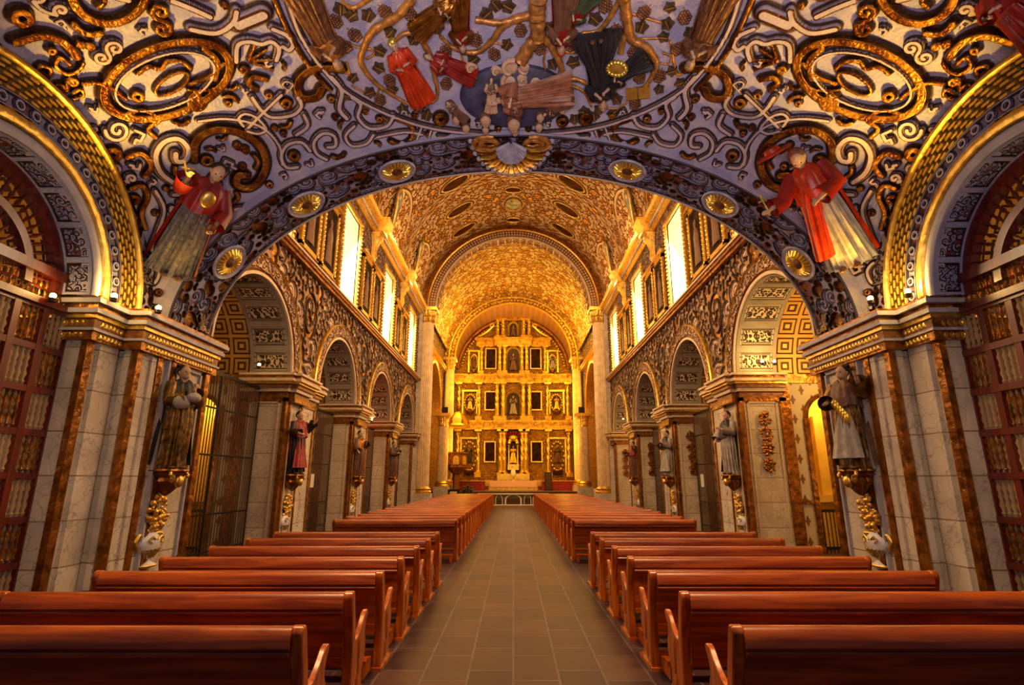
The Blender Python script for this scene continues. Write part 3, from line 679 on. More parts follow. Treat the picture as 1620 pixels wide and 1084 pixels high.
        if b == BAYS[0]:
            pts = [(s*7.2, 0), (s*X0, 0), (s*X0, ZT)]+[(s*((X0+X1)/2-(X1-X0)/2*math.cos(PI*i/12)), ZT+(X1-X0)/2*math.sin(PI*i/12)) for i in range(1, 12)]+[(s*X1, ZT), (s*X1, 0), (s*11, 0), (s*11, 4.6), (s*7.2, 4.6)]
            mb = MB(); mb.prism(pts if s > 0 else pts[::-1], 1, yw, yw+.25); struct(mb, WPAP, 'wall_%s_chapel' % side)
            R = []
            for i in range(17):
                a = PI*i/16; cx = (X0+X1)/2; R.append([(s*(cx-r*math.cos(a)), yw-dy, ZT+r*math.sin(a)) for r, dy in ((.60, -.2), (.58, .06), (.66, .1), (.70, 0), (.70, -.2))])
            mb = MB().rings(R); sbox(mb, s, X0-.1, X0+.02, yw-.08, yw+.1, 0, ZT); sbox(mb, s, X1-.02, X1+.1, yw-.08, yw+.1, 0, ZT); struct(mb, GOLDD, 'door_%d_frame' % (1 if s < 0 else 2))
            mb = MB(); sbox(mb, s, 7.4, 10.5, yw+1.4, yw+1.5, 0, 5); sbox(mb, s, 7.4, 7.5, yw+.25, yw+1.5, 0, 5); sbox(mb, s, 10.4, 10.5, yw+.25, yw+1.5, 0, 5); sbox(mb, s, 7.4, 10.5, yw+.25, yw+1.5, 4.9, 5)
            sbox(mb, s, 8.0, 8.15, yw+1.25, yw+1.4, 1.4, 3.6); sbox(mb, s, 8.7, 8.8, yw+1.25, yw+1.4, 1.4, 3.6); sbox(mb, s, 7.9, 9.2, yw+1.2, yw+1.4, 1.2, 1.4); struct(mb, YPLAST, 'wall_%s_anteroom' % side)
            light('POINT', (s*8.9, yw+.7, 3.9), 65, (1, .62, .12), .1)
        else:
            mb = MB(); sbox(mb, s, 7.2, 11, yw+.0, yw+.25, 0, 4.6); struct(mb, WPAP, 'wall_%s_chapel' % side)
        mb = MB(); sbox(mb, s, 7.2, 11, yw-.04, yw+.02, 4.35, 4.6); sbox(mb, s, 7.3, 7.45, yw-.04, yw, 0, 4.4); 
        if b != BAYS[0]: sbox(mb, s, 8.6, 8.75, yw-.04, yw, 0, 4.4)
        sbox(mb, s, 7.2, 7.88, yw-.05, yw, 1.2, 1.3); struct(mb, GOLDD)
        light('POINT', (s*8.6, b, 4.9), {(-1, 0): 8, (1, 0): 190, (-1, 1): 10, (1, 1): 25, (-1, 2): 70, (1, 2): 12, (-1, 3): 22, (1, 3): 170}[(s, BAYS.index(b))], (1, .55, .14) if (s, BAYS.index(b)) != (-1, 2) else (1, .2, .05), .15)
        light('POINT', (s*9.2, b, 1.9), 14, (1, .6, .22), .15)
    # string course under the windows
    mb = MB(); sbox(mb, s, 5.9, 6.2, YF, 36, 7.9, 8.0); sbox(mb, s, 5.95, 6.2, YF, 36, 7.8, 7.9); struct(mb, GOLDD)
    mb = MB(); sbox(mb, s, 5.86, 6.2, YF, 36, 8.0, 8.06); struct(mb, FILLETW)
    # clerestory wall with window openings
    y = np.linspace(YF, 34.4, 620); z = np.linspace(8.0, 12.7, 130); YY, ZZ = np.meshgrid(y, z, indexing='ij'); D, K = sample_tile(1, YY/2.2, ZZ/2.2); keep = np.ones(YY.shape, bool)
    for b in BAYS: keep &= ~((np.abs(YY-b) < 1.02) & (ZZ > 8.2) & (ZZ < 11.6))
    grid_object('wall_%s_clerestory' % side, np.stack([np.full_like(YY, s*W), YY, ZZ], 2), M_WALL, D, K, .06, keep=keep, flip=(s < 0))
    for i, b in enumerate(BAYS):
        wn = 'window_%d' % (i+1+(0 if s < 0 else 4))
        mb = MB(); sbox(mb, s, 6.1, 7.1, b-1.15, b-1.0, 8.1, 11.7); sbox(mb, s, 6.1, 7.1, b+1.0, b+1.15, 8.1, 11.7); sbox(mb, s, 6.1, 7.1, b-1.0, b+1.0, 11.6, 11.75); sbox(mb, s, 6.1, 7.1, b-1.0, b+1.0, 8.05, 8.2)
        wo = struct(mb, mat('window_splay', (.88, .76, .52), .6), wn)
        mb = MB()
        for (ya, yb, za, zb) in ((b-1.16, b-1.0, 8.15, 11.75), (b+1.0, b+1.16, 8.15, 11.75), (b-1.0, b+1.0, 11.6, 11.75)): sbox(mb, s, 6.02, 6.14, ya, yb, za, zb)
        for kz in range(22):
            for yb in (b-1.08, b+1.08): mb.ball((s*6.0, yb, 8.25+kz*.16), (.05, .06, .06), 6, 4)
        mb.build('frame', GOLD, wo)
        mb = MB(); sbox(mb, s, 7.0, 7.04, b-1.0, b+1.0, 8.2, 11.6); mb.build('pane', PANE, wo)
    # cornice with dentils
    prof = [(6.3, 12.2), (6.02, 12.2), (6.02, 12.3), (5.92, 12.34), (5.92, 12.5), (5.80, 12.54), (5.80, 12.62), (5.68, 12.66), (5.62, 12.78), (5.62, 12.84), (6.3, 12.84)]
    struct(MB().prism([(s*x, z) for x, z in prof] if False else [(s*x, z) for x, z in prof], 1, YF, 34.6), GOLD)
    mb = MB()
    for k in range(150): sbox(mb, s, 5.84, 5.93, 10.6+k*.16, 10.68+k*.16, 12.38, 12.48)
    struct(mb, FILLETW)
    for pc in PIERS:   # capital brackets carrying the cornice
        R = [[(s*(6.1-d*ca), pc+ww*ya, z) for ca, ya in ((0, -1), (.8, -.9), (1, 0), (.8, .9), (0, 1))] for z, d, ww in ((10.9, .05, .15), (11.2, .2, .22), (11.5, .16, .2), (11.9, .30, .28), (12.0, .42, .36), (12.2, .44, .38))]
        struct(MB().rings(R), GOLD, smooth=True)
        prof2 = [(6.3, 12.2), (5.6, 12.2), (5.6, 12.34), (5.5, 12.5), (5.4, 12.66), (5.34, 12.78), (5.34, 12.86), (6.3, 12.86)]
        struct(MB().prism([(s*x, z) for x, z in prof2], 1, pc-.4, pc+.4), GOLD)
# ---- nave vault
def barrel(name, y0, y1, m, R, zc, nu, nv, tile, sc, ovals=(), amp=.06, ribs=(), lunettes=()):
    a = np.linspace(0, PI, nu); yy = np.linspace(y0, y1, nv); AA, YY = np.meshgrid(a, yy, indexing='ij'); X = R*np.cos(AA); Z = zc+R*np.sin(AA)
    S = np.abs(AA-PI/2)*R; D, K = sample_tile(tile, S/sc+.03, YY/sc)
    for (oc, oy, ra, rb) in ovals:
        q = np.hypot((S-oc)/ra, (YY-oy)/rb); D = np.where(q < 1.45, np.where(q < 1.0, 2., np.minimum(np.abs(q-1.1), np.abs(q-1.38))/.07), D); K = np.where(q < 1.45, (q < 1.24)*1., K)
    for ry in ribs:
        q = np.abs(YY-ry); D = np.where(q < .34, np.minimum(np.abs(q-.30)/.04, np.abs(q-.1*np.sin(S*8)*.6-.1)/.05), D)
    for (ly, hw, hs) in lunettes:   # pointed intersecting lunettes over the windows: raised edge lines
        s0 = R*PI/2; q = (YY-ly)/hw; edge = s0-hs*np.sqrt(np.maximum(0, 1-q**2)); e = np.abs(S-edge); D = np.where((e < .16) & (np.abs(q) < 1), e/.09, D); K = np.where((e < .16) & (np.abs(q) < 1), 0, K)
    return grid_object(name, np.stack([X, YY, Z], 2), m, D, K, amp, flip=False)
def hit_barrel(px, py, R=NVR, zc=NVZ):
    d = ray(px, py); a = d.x**2+d.z**2; b = 2*d.z*(EYE-zc); c = (EYE-zc)**2-R*R; t = (-b+math.sqrt(b*b-4*a*c))/(2*a); return Vector((d.x*t, d.y*t, EYE+d.z*t))
OVALS = []
for px, py in ((719, 288), (726, 330), (733, 362), (812, 298), (812, 322), (812, 346)):
    p = hit_barrel(px, py); sgn = abs(math.atan2(p.x, p.z-NVZ))*NVR; OVALS.append((p, sgn))
barrel('ceiling_nave_vault', YF, CHY, M_NAVE, NVR, NVZ, 520, 700, 1, 3.4, ribs=(15.7, 21.9, 28.1, 34.0),
       ovals=[(sg, p.y, .46 if abs(p.x) < .1 else .80, (.70 if abs(p.y-OVALS[4][0].y) < .1 else .30) if abs(p.x) < .1 else .45) for p, sg in OVALS], lunettes=[(b, 2.4, 3.2) for b in BAYS])
# chancel arch (wall with round hole) and its mouldings
def arch_wall(name, yw, R, zc, m, top, half, thick=.6, scale=2.4):
    a = np.linspace(0, PI, 240); f = np.linspace(0, 1, 60); AA, FF = np.meshgrid(a, f, indexing='ij')
    ro = R+FF*1.9; X = ro*np.cos(AA); Z = zc+ro*np.sin(AA); D, K = sample_tile(1, AA*R/scale, FF*1.9/scale)
    grid_object(name, np.stack([X, np.full_like(X, yw), Z], 2), m, D, K, .05, flip=True)
def ringy(yw, R0, R1, zc, m, depth, bulge=0., n=72):
    R = []
    for i in range(n+1):
        a = PI*i/n; c, q = math.cos(a), math.sin(a); rm = (R0+R1)/2
        prof = [(R0, yw+depth), (R0, yw)]+([(rm, yw-bulge)] if bulge else [])+[(R1, yw), (R1, yw+depth)]
        R.append([(r*c, y, zc+r*q) for r, y in prof])
    struct(MB().rings(R), m, smooth=False)
def arch_soffit(name, y0, y1, R, zc, m, scale=1.6, panel=.5):
    a = np.linspace(0, PI, 520); yy = np.linspace(y0, y1, 40); AA, YY = np.meshgrid(a, yy, indexing='ij'); L = AA*R
    f = (L/panel) % 1; e = np.minimum(f, 1-f)*panel; g = np.minimum(YY-y0, y1-YY); D, K = sample_tile(1, L/scale, YY/scale)
    D = np.where(g < .09, .3, np.where(e < .05, .5, D)); grid_object(name, np.stack([R*np.cos(AA), YY, zc+R*np.sin(AA)], 2), m, D, K, .03, flip=False)
ringy(CHY, 5.05, 5.18, NVZ, FILLETW, .4, .04); ringy(CHY+.02, 5.18, 5.62, NVZ, BRONZE, .3); ringy(CHY, 5.62, 5.76, NVZ, GOLD, .3, .06); ringy(CHY+.02, 5.76, 6.15, NVZ, GOLDD, .3)
mb = MB()
for i in range(90):
    a = PI*(i+.5)/90
    for rr in (5.30, 5.48): mb.ball((rr*math.cos(a), CHY, NVZ+rr*math.sin(a)), .062, 6, 4)
struct(mb, FILLETW)
arch_soffit('trim_chancel_arch_soffit', CHY, CHY+.9, 5.05, NVZ, M_WALL)
# crossing vault
a = np.linspace(0, PI, 420); yy = np.linspace(CHY+.9, APY, 300); AA, YY = np.meshgrid(a, yy, indexing='ij')
dome = 1.5*np.abs(np.sin(AA)*np.sin((YY-CHY-.9)/(APY-CHY-.9)*PI))**.6
D, K = sample_tile(1, np.abs(AA-PI/2)*5.4/4.6+.03, YY/4.6); grid_object('ceiling_crossing_vault', np.stack([5.75*np.cos(AA), YY, NVZ-.1+(5.45+dome*.6)*np.sin(AA)], 2), M_GOLDV, D, K, .05)
arch_wall('wall_apse_arch', APY, 5.0, NVZ-.8, M_GOLDV, 0, 0)
ringy(APY-.05, 5.0, 5.12, NVZ-.8, GOLDB, .3, .04); ringy(APY-.05, 5.52, 5.66, NVZ-.8, GOLDB, .3, .05); ringy(APY-.02, 5.12, 5.52, NVZ-.8, GOLDD, .2)
mb = MB()
for i in range(56):
    a = PI*(i+.5)/56; mb.ball((5.32*math.cos(a), APY-.04, NVZ-.8+5.32*math.sin(a)), (.10, .05, .10), 6, 4)
struct(mb, GOLDB)
a = np.linspace(0, PI, 200); yy = np.linspace(APY, 52, 60); AA, YY = np.meshgrid(a, yy, indexing='ij')
grid_object('ceiling_apse', np.stack([5.35*np.cos(AA), YY, NVZ-.8+5.15*np.sin(AA)], 2), COFFA, st=np.stack([AA*5.2, YY], 2))
for s, side in ((-1, 'left'), (1, 'right')):
    # crossing side walls with a tall recessed arch, apse walls
    y = np.linspace(CHY+.6, APY, 260); z = np.linspace(0, 13.2, 300); YY, ZZ = np.meshgrid(y, z, indexing='ij'); D, K = sample_tile(1, YY/2.6, ZZ/2.6); yc = (CHY+APY)/2+.4
    r = np.hypot(YY-yc, np.maximum(ZZ-7.0, 0)); keep = (r > 3.6)
    grid_object('wall_%s_crossing' % side, np.stack([np.full_like(YY, s*5.95), YY, ZZ], 2), M_WALL, D, K, .05, keep=keep, flip=(s < 0))
    R = []
    pr = [(r_, x_) for r_, x_ in ((3.4, 6.8), (3.4, 5.88), (3.65, 5.84), (3.9, 5.9), (3.9, 6.8))]
    for z in (0, 7.0): R.append([(s*x_, yc-r_, z) for r_, x_ in pr])
    for i in range(1, 24): a = PI-PI*i/24; R.append([(s*x_, yc+r_*math.cos(a), 7.0+r_*math.sin(a)) for r_, x_ in pr])
    for z in (7.0, 0): R.append([(s*x_, yc+r_, z) for r_, x_ in pr])
    struct(MB().rings(R), GOLD)
    y = np.linspace(yc-3.5, yc+3.5, 160); z = np.linspace(0, 10.6, 240); YY, ZZ = np.meshgrid(y, z, indexing='ij'); D, K = sample_tile(0, YY/2.0, ZZ/2.0)
    grid_object('wall_%s_transept' % side, np.stack([np.full_like(YY, s*6.75), YY, ZZ], 2), M_WALL, D, K, .05, flip=(s < 0))
    mb = MB(); sbox(mb, s, 5.6, 6.2, CHY+.6, APY, 11.2-.3, 11.0); sbox(mb, s, 5.7, 6.2, CHY+.6, APY, 10.75, 10.9); struct(mb, GOLD)
    y = np.linspace(APY, 52, 60); z = np.linspace(0, 12.2, 120); YY, ZZ = np.meshgrid(y, z, indexing='ij'); D, K = sample_tile(1, YY/2.6, ZZ/2.6)
    grid_object('wall_%s_apse' % side, np.stack([np.full_like(YY, s*5.75), YY, ZZ], 2), M_GOLDV, D, K, .05, flip=(s < 0))
    # wall end next to the column
    mb = MB(); sbox(mb, s, 5.9, 7.3, 33.9, 35.6, 0, 12.8); struct(mb, MARB)
struct(MB().box((-8, 52, 0), (8, 52.3, 19)), M_GOLDV, 'wall_back')
# ================================================================== PEWS
ORD = ['first', 'second', 'third', 'fourth', 'fifth', 'sixth', 'seventh', 'eighth', 'ninth', 'tenth', 'eleventh', 'twelfth', 'thirteenth', 'fourteenth', 'fifteenth', 'sixteenth',
       'seventeenth', 'eighteenth', 'nineteenth', 'twentieth', 'twenty-first', 'twenty-second', 'twenty-third', 'twenty-fourth', 'twenty-fifth']
def make_pew():
    t = thing('pew', '', 'pew'); L = 1.4
    def smooth_poly(pts, n=3):
        p = [Vector(q) for q in pts]; out = []
        for i in range(len(p)):
            a, b, c, d = p[i-1], p[i], p[(i+1) % len(p)], p[(i+2) % len(p)]
            for j in range(n):
                u = j/n; out.append(tuple(.5*((2*b)+(-a+c)*u+(2*a-5*b+4*c-d)*u*u+(-a+3*b-3*c+d)*u**3)))
        return out
    post = smooth_poly([(-.02, .0), (.09, .0), (.085, .14), (.06, .30), (.045, .45), (.02, .62), (-.03, .78), (-.055, .87), (-.075, .915), (-.11, .925), (-.14, .90), (-.145, .86), (-.12, .76), (-.075, .60), (-.05, .45), (-.04, .30), (-.04, .14)])
    panel = smooth_poly([(.03, .0), (.42, .0), (.44, .05), (.37, .12), (.36, .22), (.43, .32), (.44, .42), (.40, .50), (.42, .58), (.47, .64), (.45, .675), (.38, .66), (.28, .58), (.16, .52), (.04, .50), (.03, .3)], 3)
    for s in (-1, 1):
        x = s*L
        e = MB().prism(post, 0, x-.04, x+.04).build('end_post', WOODE, t, True)
        bv = e.modifiers.new('bevel', 'BEVEL'); bv.width = .012; bv.segments = 2; bv.limit_method = 'ANGLE'; bv.angle_limit = .9
        e = MB().prism(panel, 0, x-.022, x+.022).build('end_panel', WOODE, t, True); ep = e
        bv = e.modifiers.new('bevel', 'BEVEL'); bv.width = .008; bv.segments = 2; bv.limit_method = 'ANGLE'; bv.angle_limit = .9
        mb = MB()   # carved lobes on the end panel
        for (y, z, a, b) in ((.22, .40, .10, .03), (.24, .28, .07, .035), (.20, .14, .09, .04)): mb.ball((x+s*.02, y, z), (.016, b, a), 10, 6)
        mb.build('carved_leaf', WOODE, ep, True)
        MB().box((x-.05, -.06, 0), (x+.05, .46, .035)).build('foot', WOODE, t)
    def slab(name, pts, m=WOOD):
        o = MB().prism(pts, 0, -L+.03, L-.03).build(name, m, t, True); return o
    slab('top_rail', [(-.165, .805), (-.15, .79), (-.07, .80), (-.045, .885), (-.06, .908), (-.085, .918), (-.11, .915), (-.133, .90), (-.15, .875), (-.161, .84)])
    slab('rail_moulding', [(-.135, .745), (-.158, .757), (-.162, .772), (-.155, .783), (-.10, .787), (-.07, .75)])
    slab('backrest', [(-.075, .42), (-.108, .76), (-.08, .765), (-.045, .42)])
    slab('seat', [(-.05, .40), (-.05, .435), (.38, .445), (.405, .435), (.40, .41), (.36, .405)])
    slab('bottom_rail', [(-.08, .36), (-.088, .43), (-.05, .43), (-.045, .36)])
    slab('stretcher', [(-.02, .10), (-.02, .17), (.01, .17), (.01, .10)])
    slab('kneeler', [(-.36, .14), (-.36, .18), (-.20, .18), (-.20, .14)], WOOD)
    for q in (-1, 1): MB().box((q*(L-.07)-.02, -.36, .02), (q*(L-.07)+.02, -.05, .14)).build('kneeler_bracket', WOODE, t)
    return t
proto = make_pew(); first = True
for s, sn in ((-1, 'left'), (1, 'right')):
    for blk, n, y0 in (('near', 7, 3.73), ('far', 24, 13.2)):
        for k in range(n):
            o = proto if first else copy_tree(proto); first = False
            o.location = (s*2.76+.03, y0+.10+1.05*k+RNG.uniform(-.015, .015), 0); o.rotation_euler = (0, 0, RNG.uniform(-.004, .004))
            o['label'] = 'reddish wooden pew %s of the aisle, %s from the camera in the %s block' % (sn, ORD[k], blk)
            o['group'] = 'wooden pews facing the altar'
# ================================================================== FIGURES
def robe_mesh(H, flare=.19, waist=.115, folds=16, seed=0, top=.83, depth=.75):
    rng = np.random.RandomState(seed); ph = rng.rand(4)*6; mb = MB(); R = []
    for i in range(26):
        f = i/25; z = f*top*H
        prof = np.interp(f, [0, .12, .5, .68, .85, .95, 1], [flare, flare*.92, waist*1.12, waist, waist*1.15, waist*.95, .05])*H
        ring = []
        for j in range(96):
            a = 2*PI*j/96; am = .24*(1-f)**.7+.03
            r = prof*(1+am*(.35-abs(math.sin(folds*.5*a+ph[0]+.9*f+.3*math.sin(3*a)))*.8+math.sin((folds*2-3)*a+ph[1]-2*f)*.28)); ring.append((r*math.cos(a), r*depth*math.sin(a)-.02*H*math.sin(f*PI), z))
        R.append(ring)
    return mb.rings(R)
def hand(mb, wrist, d, side, s):
    """palm, four unequal curled fingers and a thumb"""
    d = Vector(d).normalized(); u = d.cross(Vector((0, 1, 0))); u = u.normalized() if u.length > .1 else Vector((1, 0, 0)); n = d.cross(u); w = Vector(wrist)
    mb.tube([w, w+d*.045*s, w+d*.085*s], [.02*s, .032*s, .026*s], 8)
    for i, l in enumerate((.062, .075, .07, .054)):
        b = w+d*.08*s+u*(-.026+.0175*i)*s; mb.tube([b, b+d*l*.5*s+n*.008*s, b+d*l*.85*s+n*.03*s], [.010*s, .009*s, .006*s], 6)
    b = w+d*.03*s-u*.024*s*side; mb.tube([b, b-u*.03*s*side+d*.03*s, b-u*.036*s*side+d*.055*s], [.011*s, .010*s, .007*s], 6)
def body_mesh(H, armL, armR, tilt=0., sc=1.):
    """one skin: head with face, neck, chest, arms and hands; arms are lists of three points (shoulder, elbow, wrist)"""
    mb = MB(); hz = .925*H; r = .062*H; M = Matrix.Translation((0, 0, .86*H)) @ Matrix.Rotation(tilt, 4, 'X') @ Matrix.Translation((0, 0, -.86*H))
    mb.ball((0, -.012*H, hz), (r*.80, r*.98, r*1.18), 20, 14, M)
    mb.ball((0, -.045*H, hz-.038*H), (r*.50, r*.5, r*.42), 12, 8, M)                       # chin
    mb.tube([M @ Vector((0, -.066*H, hz+.014*H)), M @ Vector((0, -.079*H, hz-.010*H)), M @ Vector((0, -.076*H, hz-.015*H))], [.006*H, .010*H, .009*H], 8)  # nose
    mb.tube([M @ Vector((-.028*H, -.060*H, hz+.018*H)), M @ Vector((0, -.068*H, hz+.019*H)), M @ Vector((.028*H, -.060*H, hz+.018*H))], .007*H, 6)      # brow
    mb.tube([M @ Vector((-.014*H, -.070*H, hz-.029*H)), M @ Vector((0, -.076*H, hz-.028*H)), M @ Vector((.014*H, -.070*H, hz-.029*H))], .005*H, 6)      # lips
    for s in (-1, 1): mb.ball((s*r*.80, 0, hz), (.008*H, .014*H, .02*H), 8, 6, M)
    mb.tube([(0, .005*H, .80*H), M @ Vector((0, 0, .885*H))], [.040*H, .034*H], 12)
    mb.tube([(0, 0, .58*H), (0, 0, .70*H), (0, .004*H, .80*H), (0, .005*H, .83*H)], [.07*H, .085*H, .08*H, .04*H], 14)
    for arm, s in ((armL, -1), (armR, 1)):
        a, b, c = [Vector(p)*H for p in arm]
        mb.tube([a, b, c], [.036*H, .028*H, .019*H], 10); hand(mb, c, c-b, s, H/1.75*1.05)
    return mb
def figure(name, label, cat, base, top, normal, robe, cape=None, skin=SKIN, hair=BROWN, armL=((-.10, 0, .80), (-.15, -.05, .65), (-.05, -.16, .66)), armR=((.10, 0, .80), (.15, -.05, .65), (.05, -.16, .70)),
           tilt=0, seed=0, front=None, group=None, hat=None, flare=.19, extra=None, sleeves=None):
    M, H = frame(base, top, normal); t = thing(name, label, cat, group=group); t.matrix_world = M
    b = body_mesh(H, armL, armR, tilt).build('body', skin, t, True); rm = b.modifiers.new('remesh', 'REMESH'); rm.mode = 'VOXEL'; rm.voxel_size = .0075*H; rm.use_smooth_shade = True
    robe_mesh(H, flare, seed=seed).build('robe', robe, t, True)
    for arm in (armL, armR):
        a, bb, c = [Vector(p)*H for p in arm]
        MB().tube([a+Vector((0, 0, .01*H)), (a+bb)/2, bb, bb*.45+c*.55, bb*.12+c*.88], [.055*H, .06*H, .062*H, .066*H, .078*H], 14, cap=False).build('sleeve', sleeves or robe, t, True)
    hz = .925*H; MT = Matrix.Translation((0, 0, .86*H)) @ Matrix.Rotation(tilt, 4, 'X') @ Matrix.Translation((0, 0, -.86*H))
    MB().ball((0, .012*H, hz+.02*H), (.057*H, .062*H, .064*H), 16, 10, MT).build('hair', hair, b, True)
    mb = MB()
    for q in (-1, 1): mb.ball((q*.020*H, -.0665*H, hz+.004*H), (.0085*H, .006*H, .0055*H), 8, 6, MT)
    mb.build('eyes', BLACK, b, True)
    for q in (-1, 1): MB().ball((q*.05*H, -flare*.80*H, .012*H), (.028*H, .05*H, .018*H), 10, 6).build('foot', BROWN, t, True)
    if cape:
        mb = MB(); R = []
        for z, rx, ry in ((.845, .045, .045), (.82, .085, .07), (.76, .125, .10), (.66, .145, .115), (.58, .15, .12)):
            R.append([(rx*H*math.cos(a)*(1+.05*math.sin(9*a)), ry*H*math.sin(a)*(1+.05*math.sin(11*a))-.012*H, z*H-.02*H*math.sin(3*a+1)) for a in np.linspace(0, 2*PI, 60, endpoint=False)])
        mb.rings(R, cap=False).build('cape', cape, t, True)
        mb = MB(); R = []     # long mantle behind
        for i in range(14):
            f = i/13; z = .80*(1-f)+.04*f; w = .12+.08*f
            R.append([(w*H*math.cos(a)*(1+.04*math.sin(12*a+3*f)), (w*.62*H)*math.sin(a)*(1+.07*math.sin(10*a))+.02*H, z*H) for a in np.linspace(-.35, PI+.35, 40)])
        mb.rings(R, closed=False).build('mantle', cape, t, True)
    if front:
        mb = MB(); R = []
        for i in range(10):
            f = i/9; z = .60*(1-f)+.10*f; w = .07+.09*f
            R.append([(w*H*math.sin(a), -(.095+.07*f)*H*math.cos(a*.7)*(1+.05*math.sin(9*a)), z*H) for a in np.linspace(-1.2, 1.2, 24)])
        mb.rings(R, closed=False).build('apron', front, t, True)
    if hat:
        MB().lathe([(.05*H, -.01*H), (.062*H, 0), (.058*H, .03*H), (.04*H, .05*H), (.01*H, .055*H)], (0, 0, hz+.035*H), 20, M=MT).build('hat', hat, b, True)
    if extra: extra(t, H, MT)
    return t
# pendentive saints
def ex_left(t, H, MT):
    mb = MB(); c = Vector((-.20*H, -.16*H, .80*H)); mb.tube([c+Vector((-.06*H, 0, .10*H)), c, c+Vector((.0, 0, -.10*H))], .008*H, 6); mb.tube([c+Vector((-.06*H, 0, .05*H)), c+Vector((.03*H, 0, .08*H))], .008*H, 6); mb.build('crozier', GOLD, t, True)
    MB().ball((.10*H, -.17*H, .50*H), (.04*H, .02*H, .05*H), 10, 8).build('book', GOLDD, t)
    MB().ball((0, -.125*H, .70*H), (.055*H, .02*H, .07*H), 12, 8).build('breast_emblem', GOLD, t, True)
def saint_on_vault(mir, bx, by, tx, ty, **kw):
    b = hit_vault(bx, by); tt = hit_vault(tx, ty); n = vault_n((b+tt)/2 if abs(b.x) < VX-.02 else tt); n = (n+Vector((-math.copysign(.5, b.x), -.5, -.1))*.6).normalized()
    return figure(base=b+n*.16, top=tt+n*.26, normal=n, **kw)
saint_on_vault(0, 262, 428, 344, 258, name='carved_saint', label='carved bishop saint in dark red cape and grey gown on left vault corner', cat='statue', robe=GREY, cape=RED, hair=BLACK, tilt=.25,
    flare=.17, armL=((-.10, 0, .80), (-.19, -.08, .70), (-.19, -.15, .80)), armR=((.10, 0, .80), (.17, -.06, .64), (.12, -.15, .52)), seed=2, extra=ex_left, sleeves=RED)
def ex_right(t, H, MT):
    mb = MB(); c = Vector((-.30*H, -.20*H, .72*H)); mb.tube([c+Vector((0, 0, .10*H)), c-Vector((0, 0, .08*H))], .007*H, 6); mb.tube([c+Vector((-.035*H, 0, .05*H)), c+Vector((.035*H, 0, .05*H))], .007*H, 6); mb.build('crucifix', GOLDB, t)
    R = []
    for i in range(12):
        f = i/11; R.append([((-.02-.10*f)*H+.085*H*math.sin(a), -(.12+.05*f)*H*math.cos(a*.8)*(1+.07*math.sin(12*a)), (.66-.52*f)*H) for a in np.linspace(-1.3, 1.3, 26)])
    MB().rings(R, closed=False).build('draped_mantle_fold', REDB, t, True)
    MB().lathe([(.13*H, 0), (.12*H, .012*H), (.06*H, .02*H), (.055*H, .05*H), (.02*H, .062*H)], (-.12*H, -.08*H, 1.03*H), 24).build('wide_hat', REDB, t, True)
saint_on_vault(0, 1352, 412, 1262, 232, name='carved_saint', label='carved cardinal saint leaning in bright scarlet robes on right vault corner', cat='statue', robe=WHITE, cape=REDB, hair=BROWN, tilt=.55,
    flare=.17, armL=((-.10, 0, .80), (-.20, -.12, .68), (-.28, -.18, .68)), armR=((.10, 0, .80), (.16, -.06, .64), (.04, -.17, .60)), seed=4, extra=ex_right, sleeves=RED)
saint_on_vault(0, 1665, 60, 1560, -40, name='carved_saint', label='red robed carved figure leaning out at the top right corner of the vault', cat='statue', robe=RED, cape=RED, seed=8)
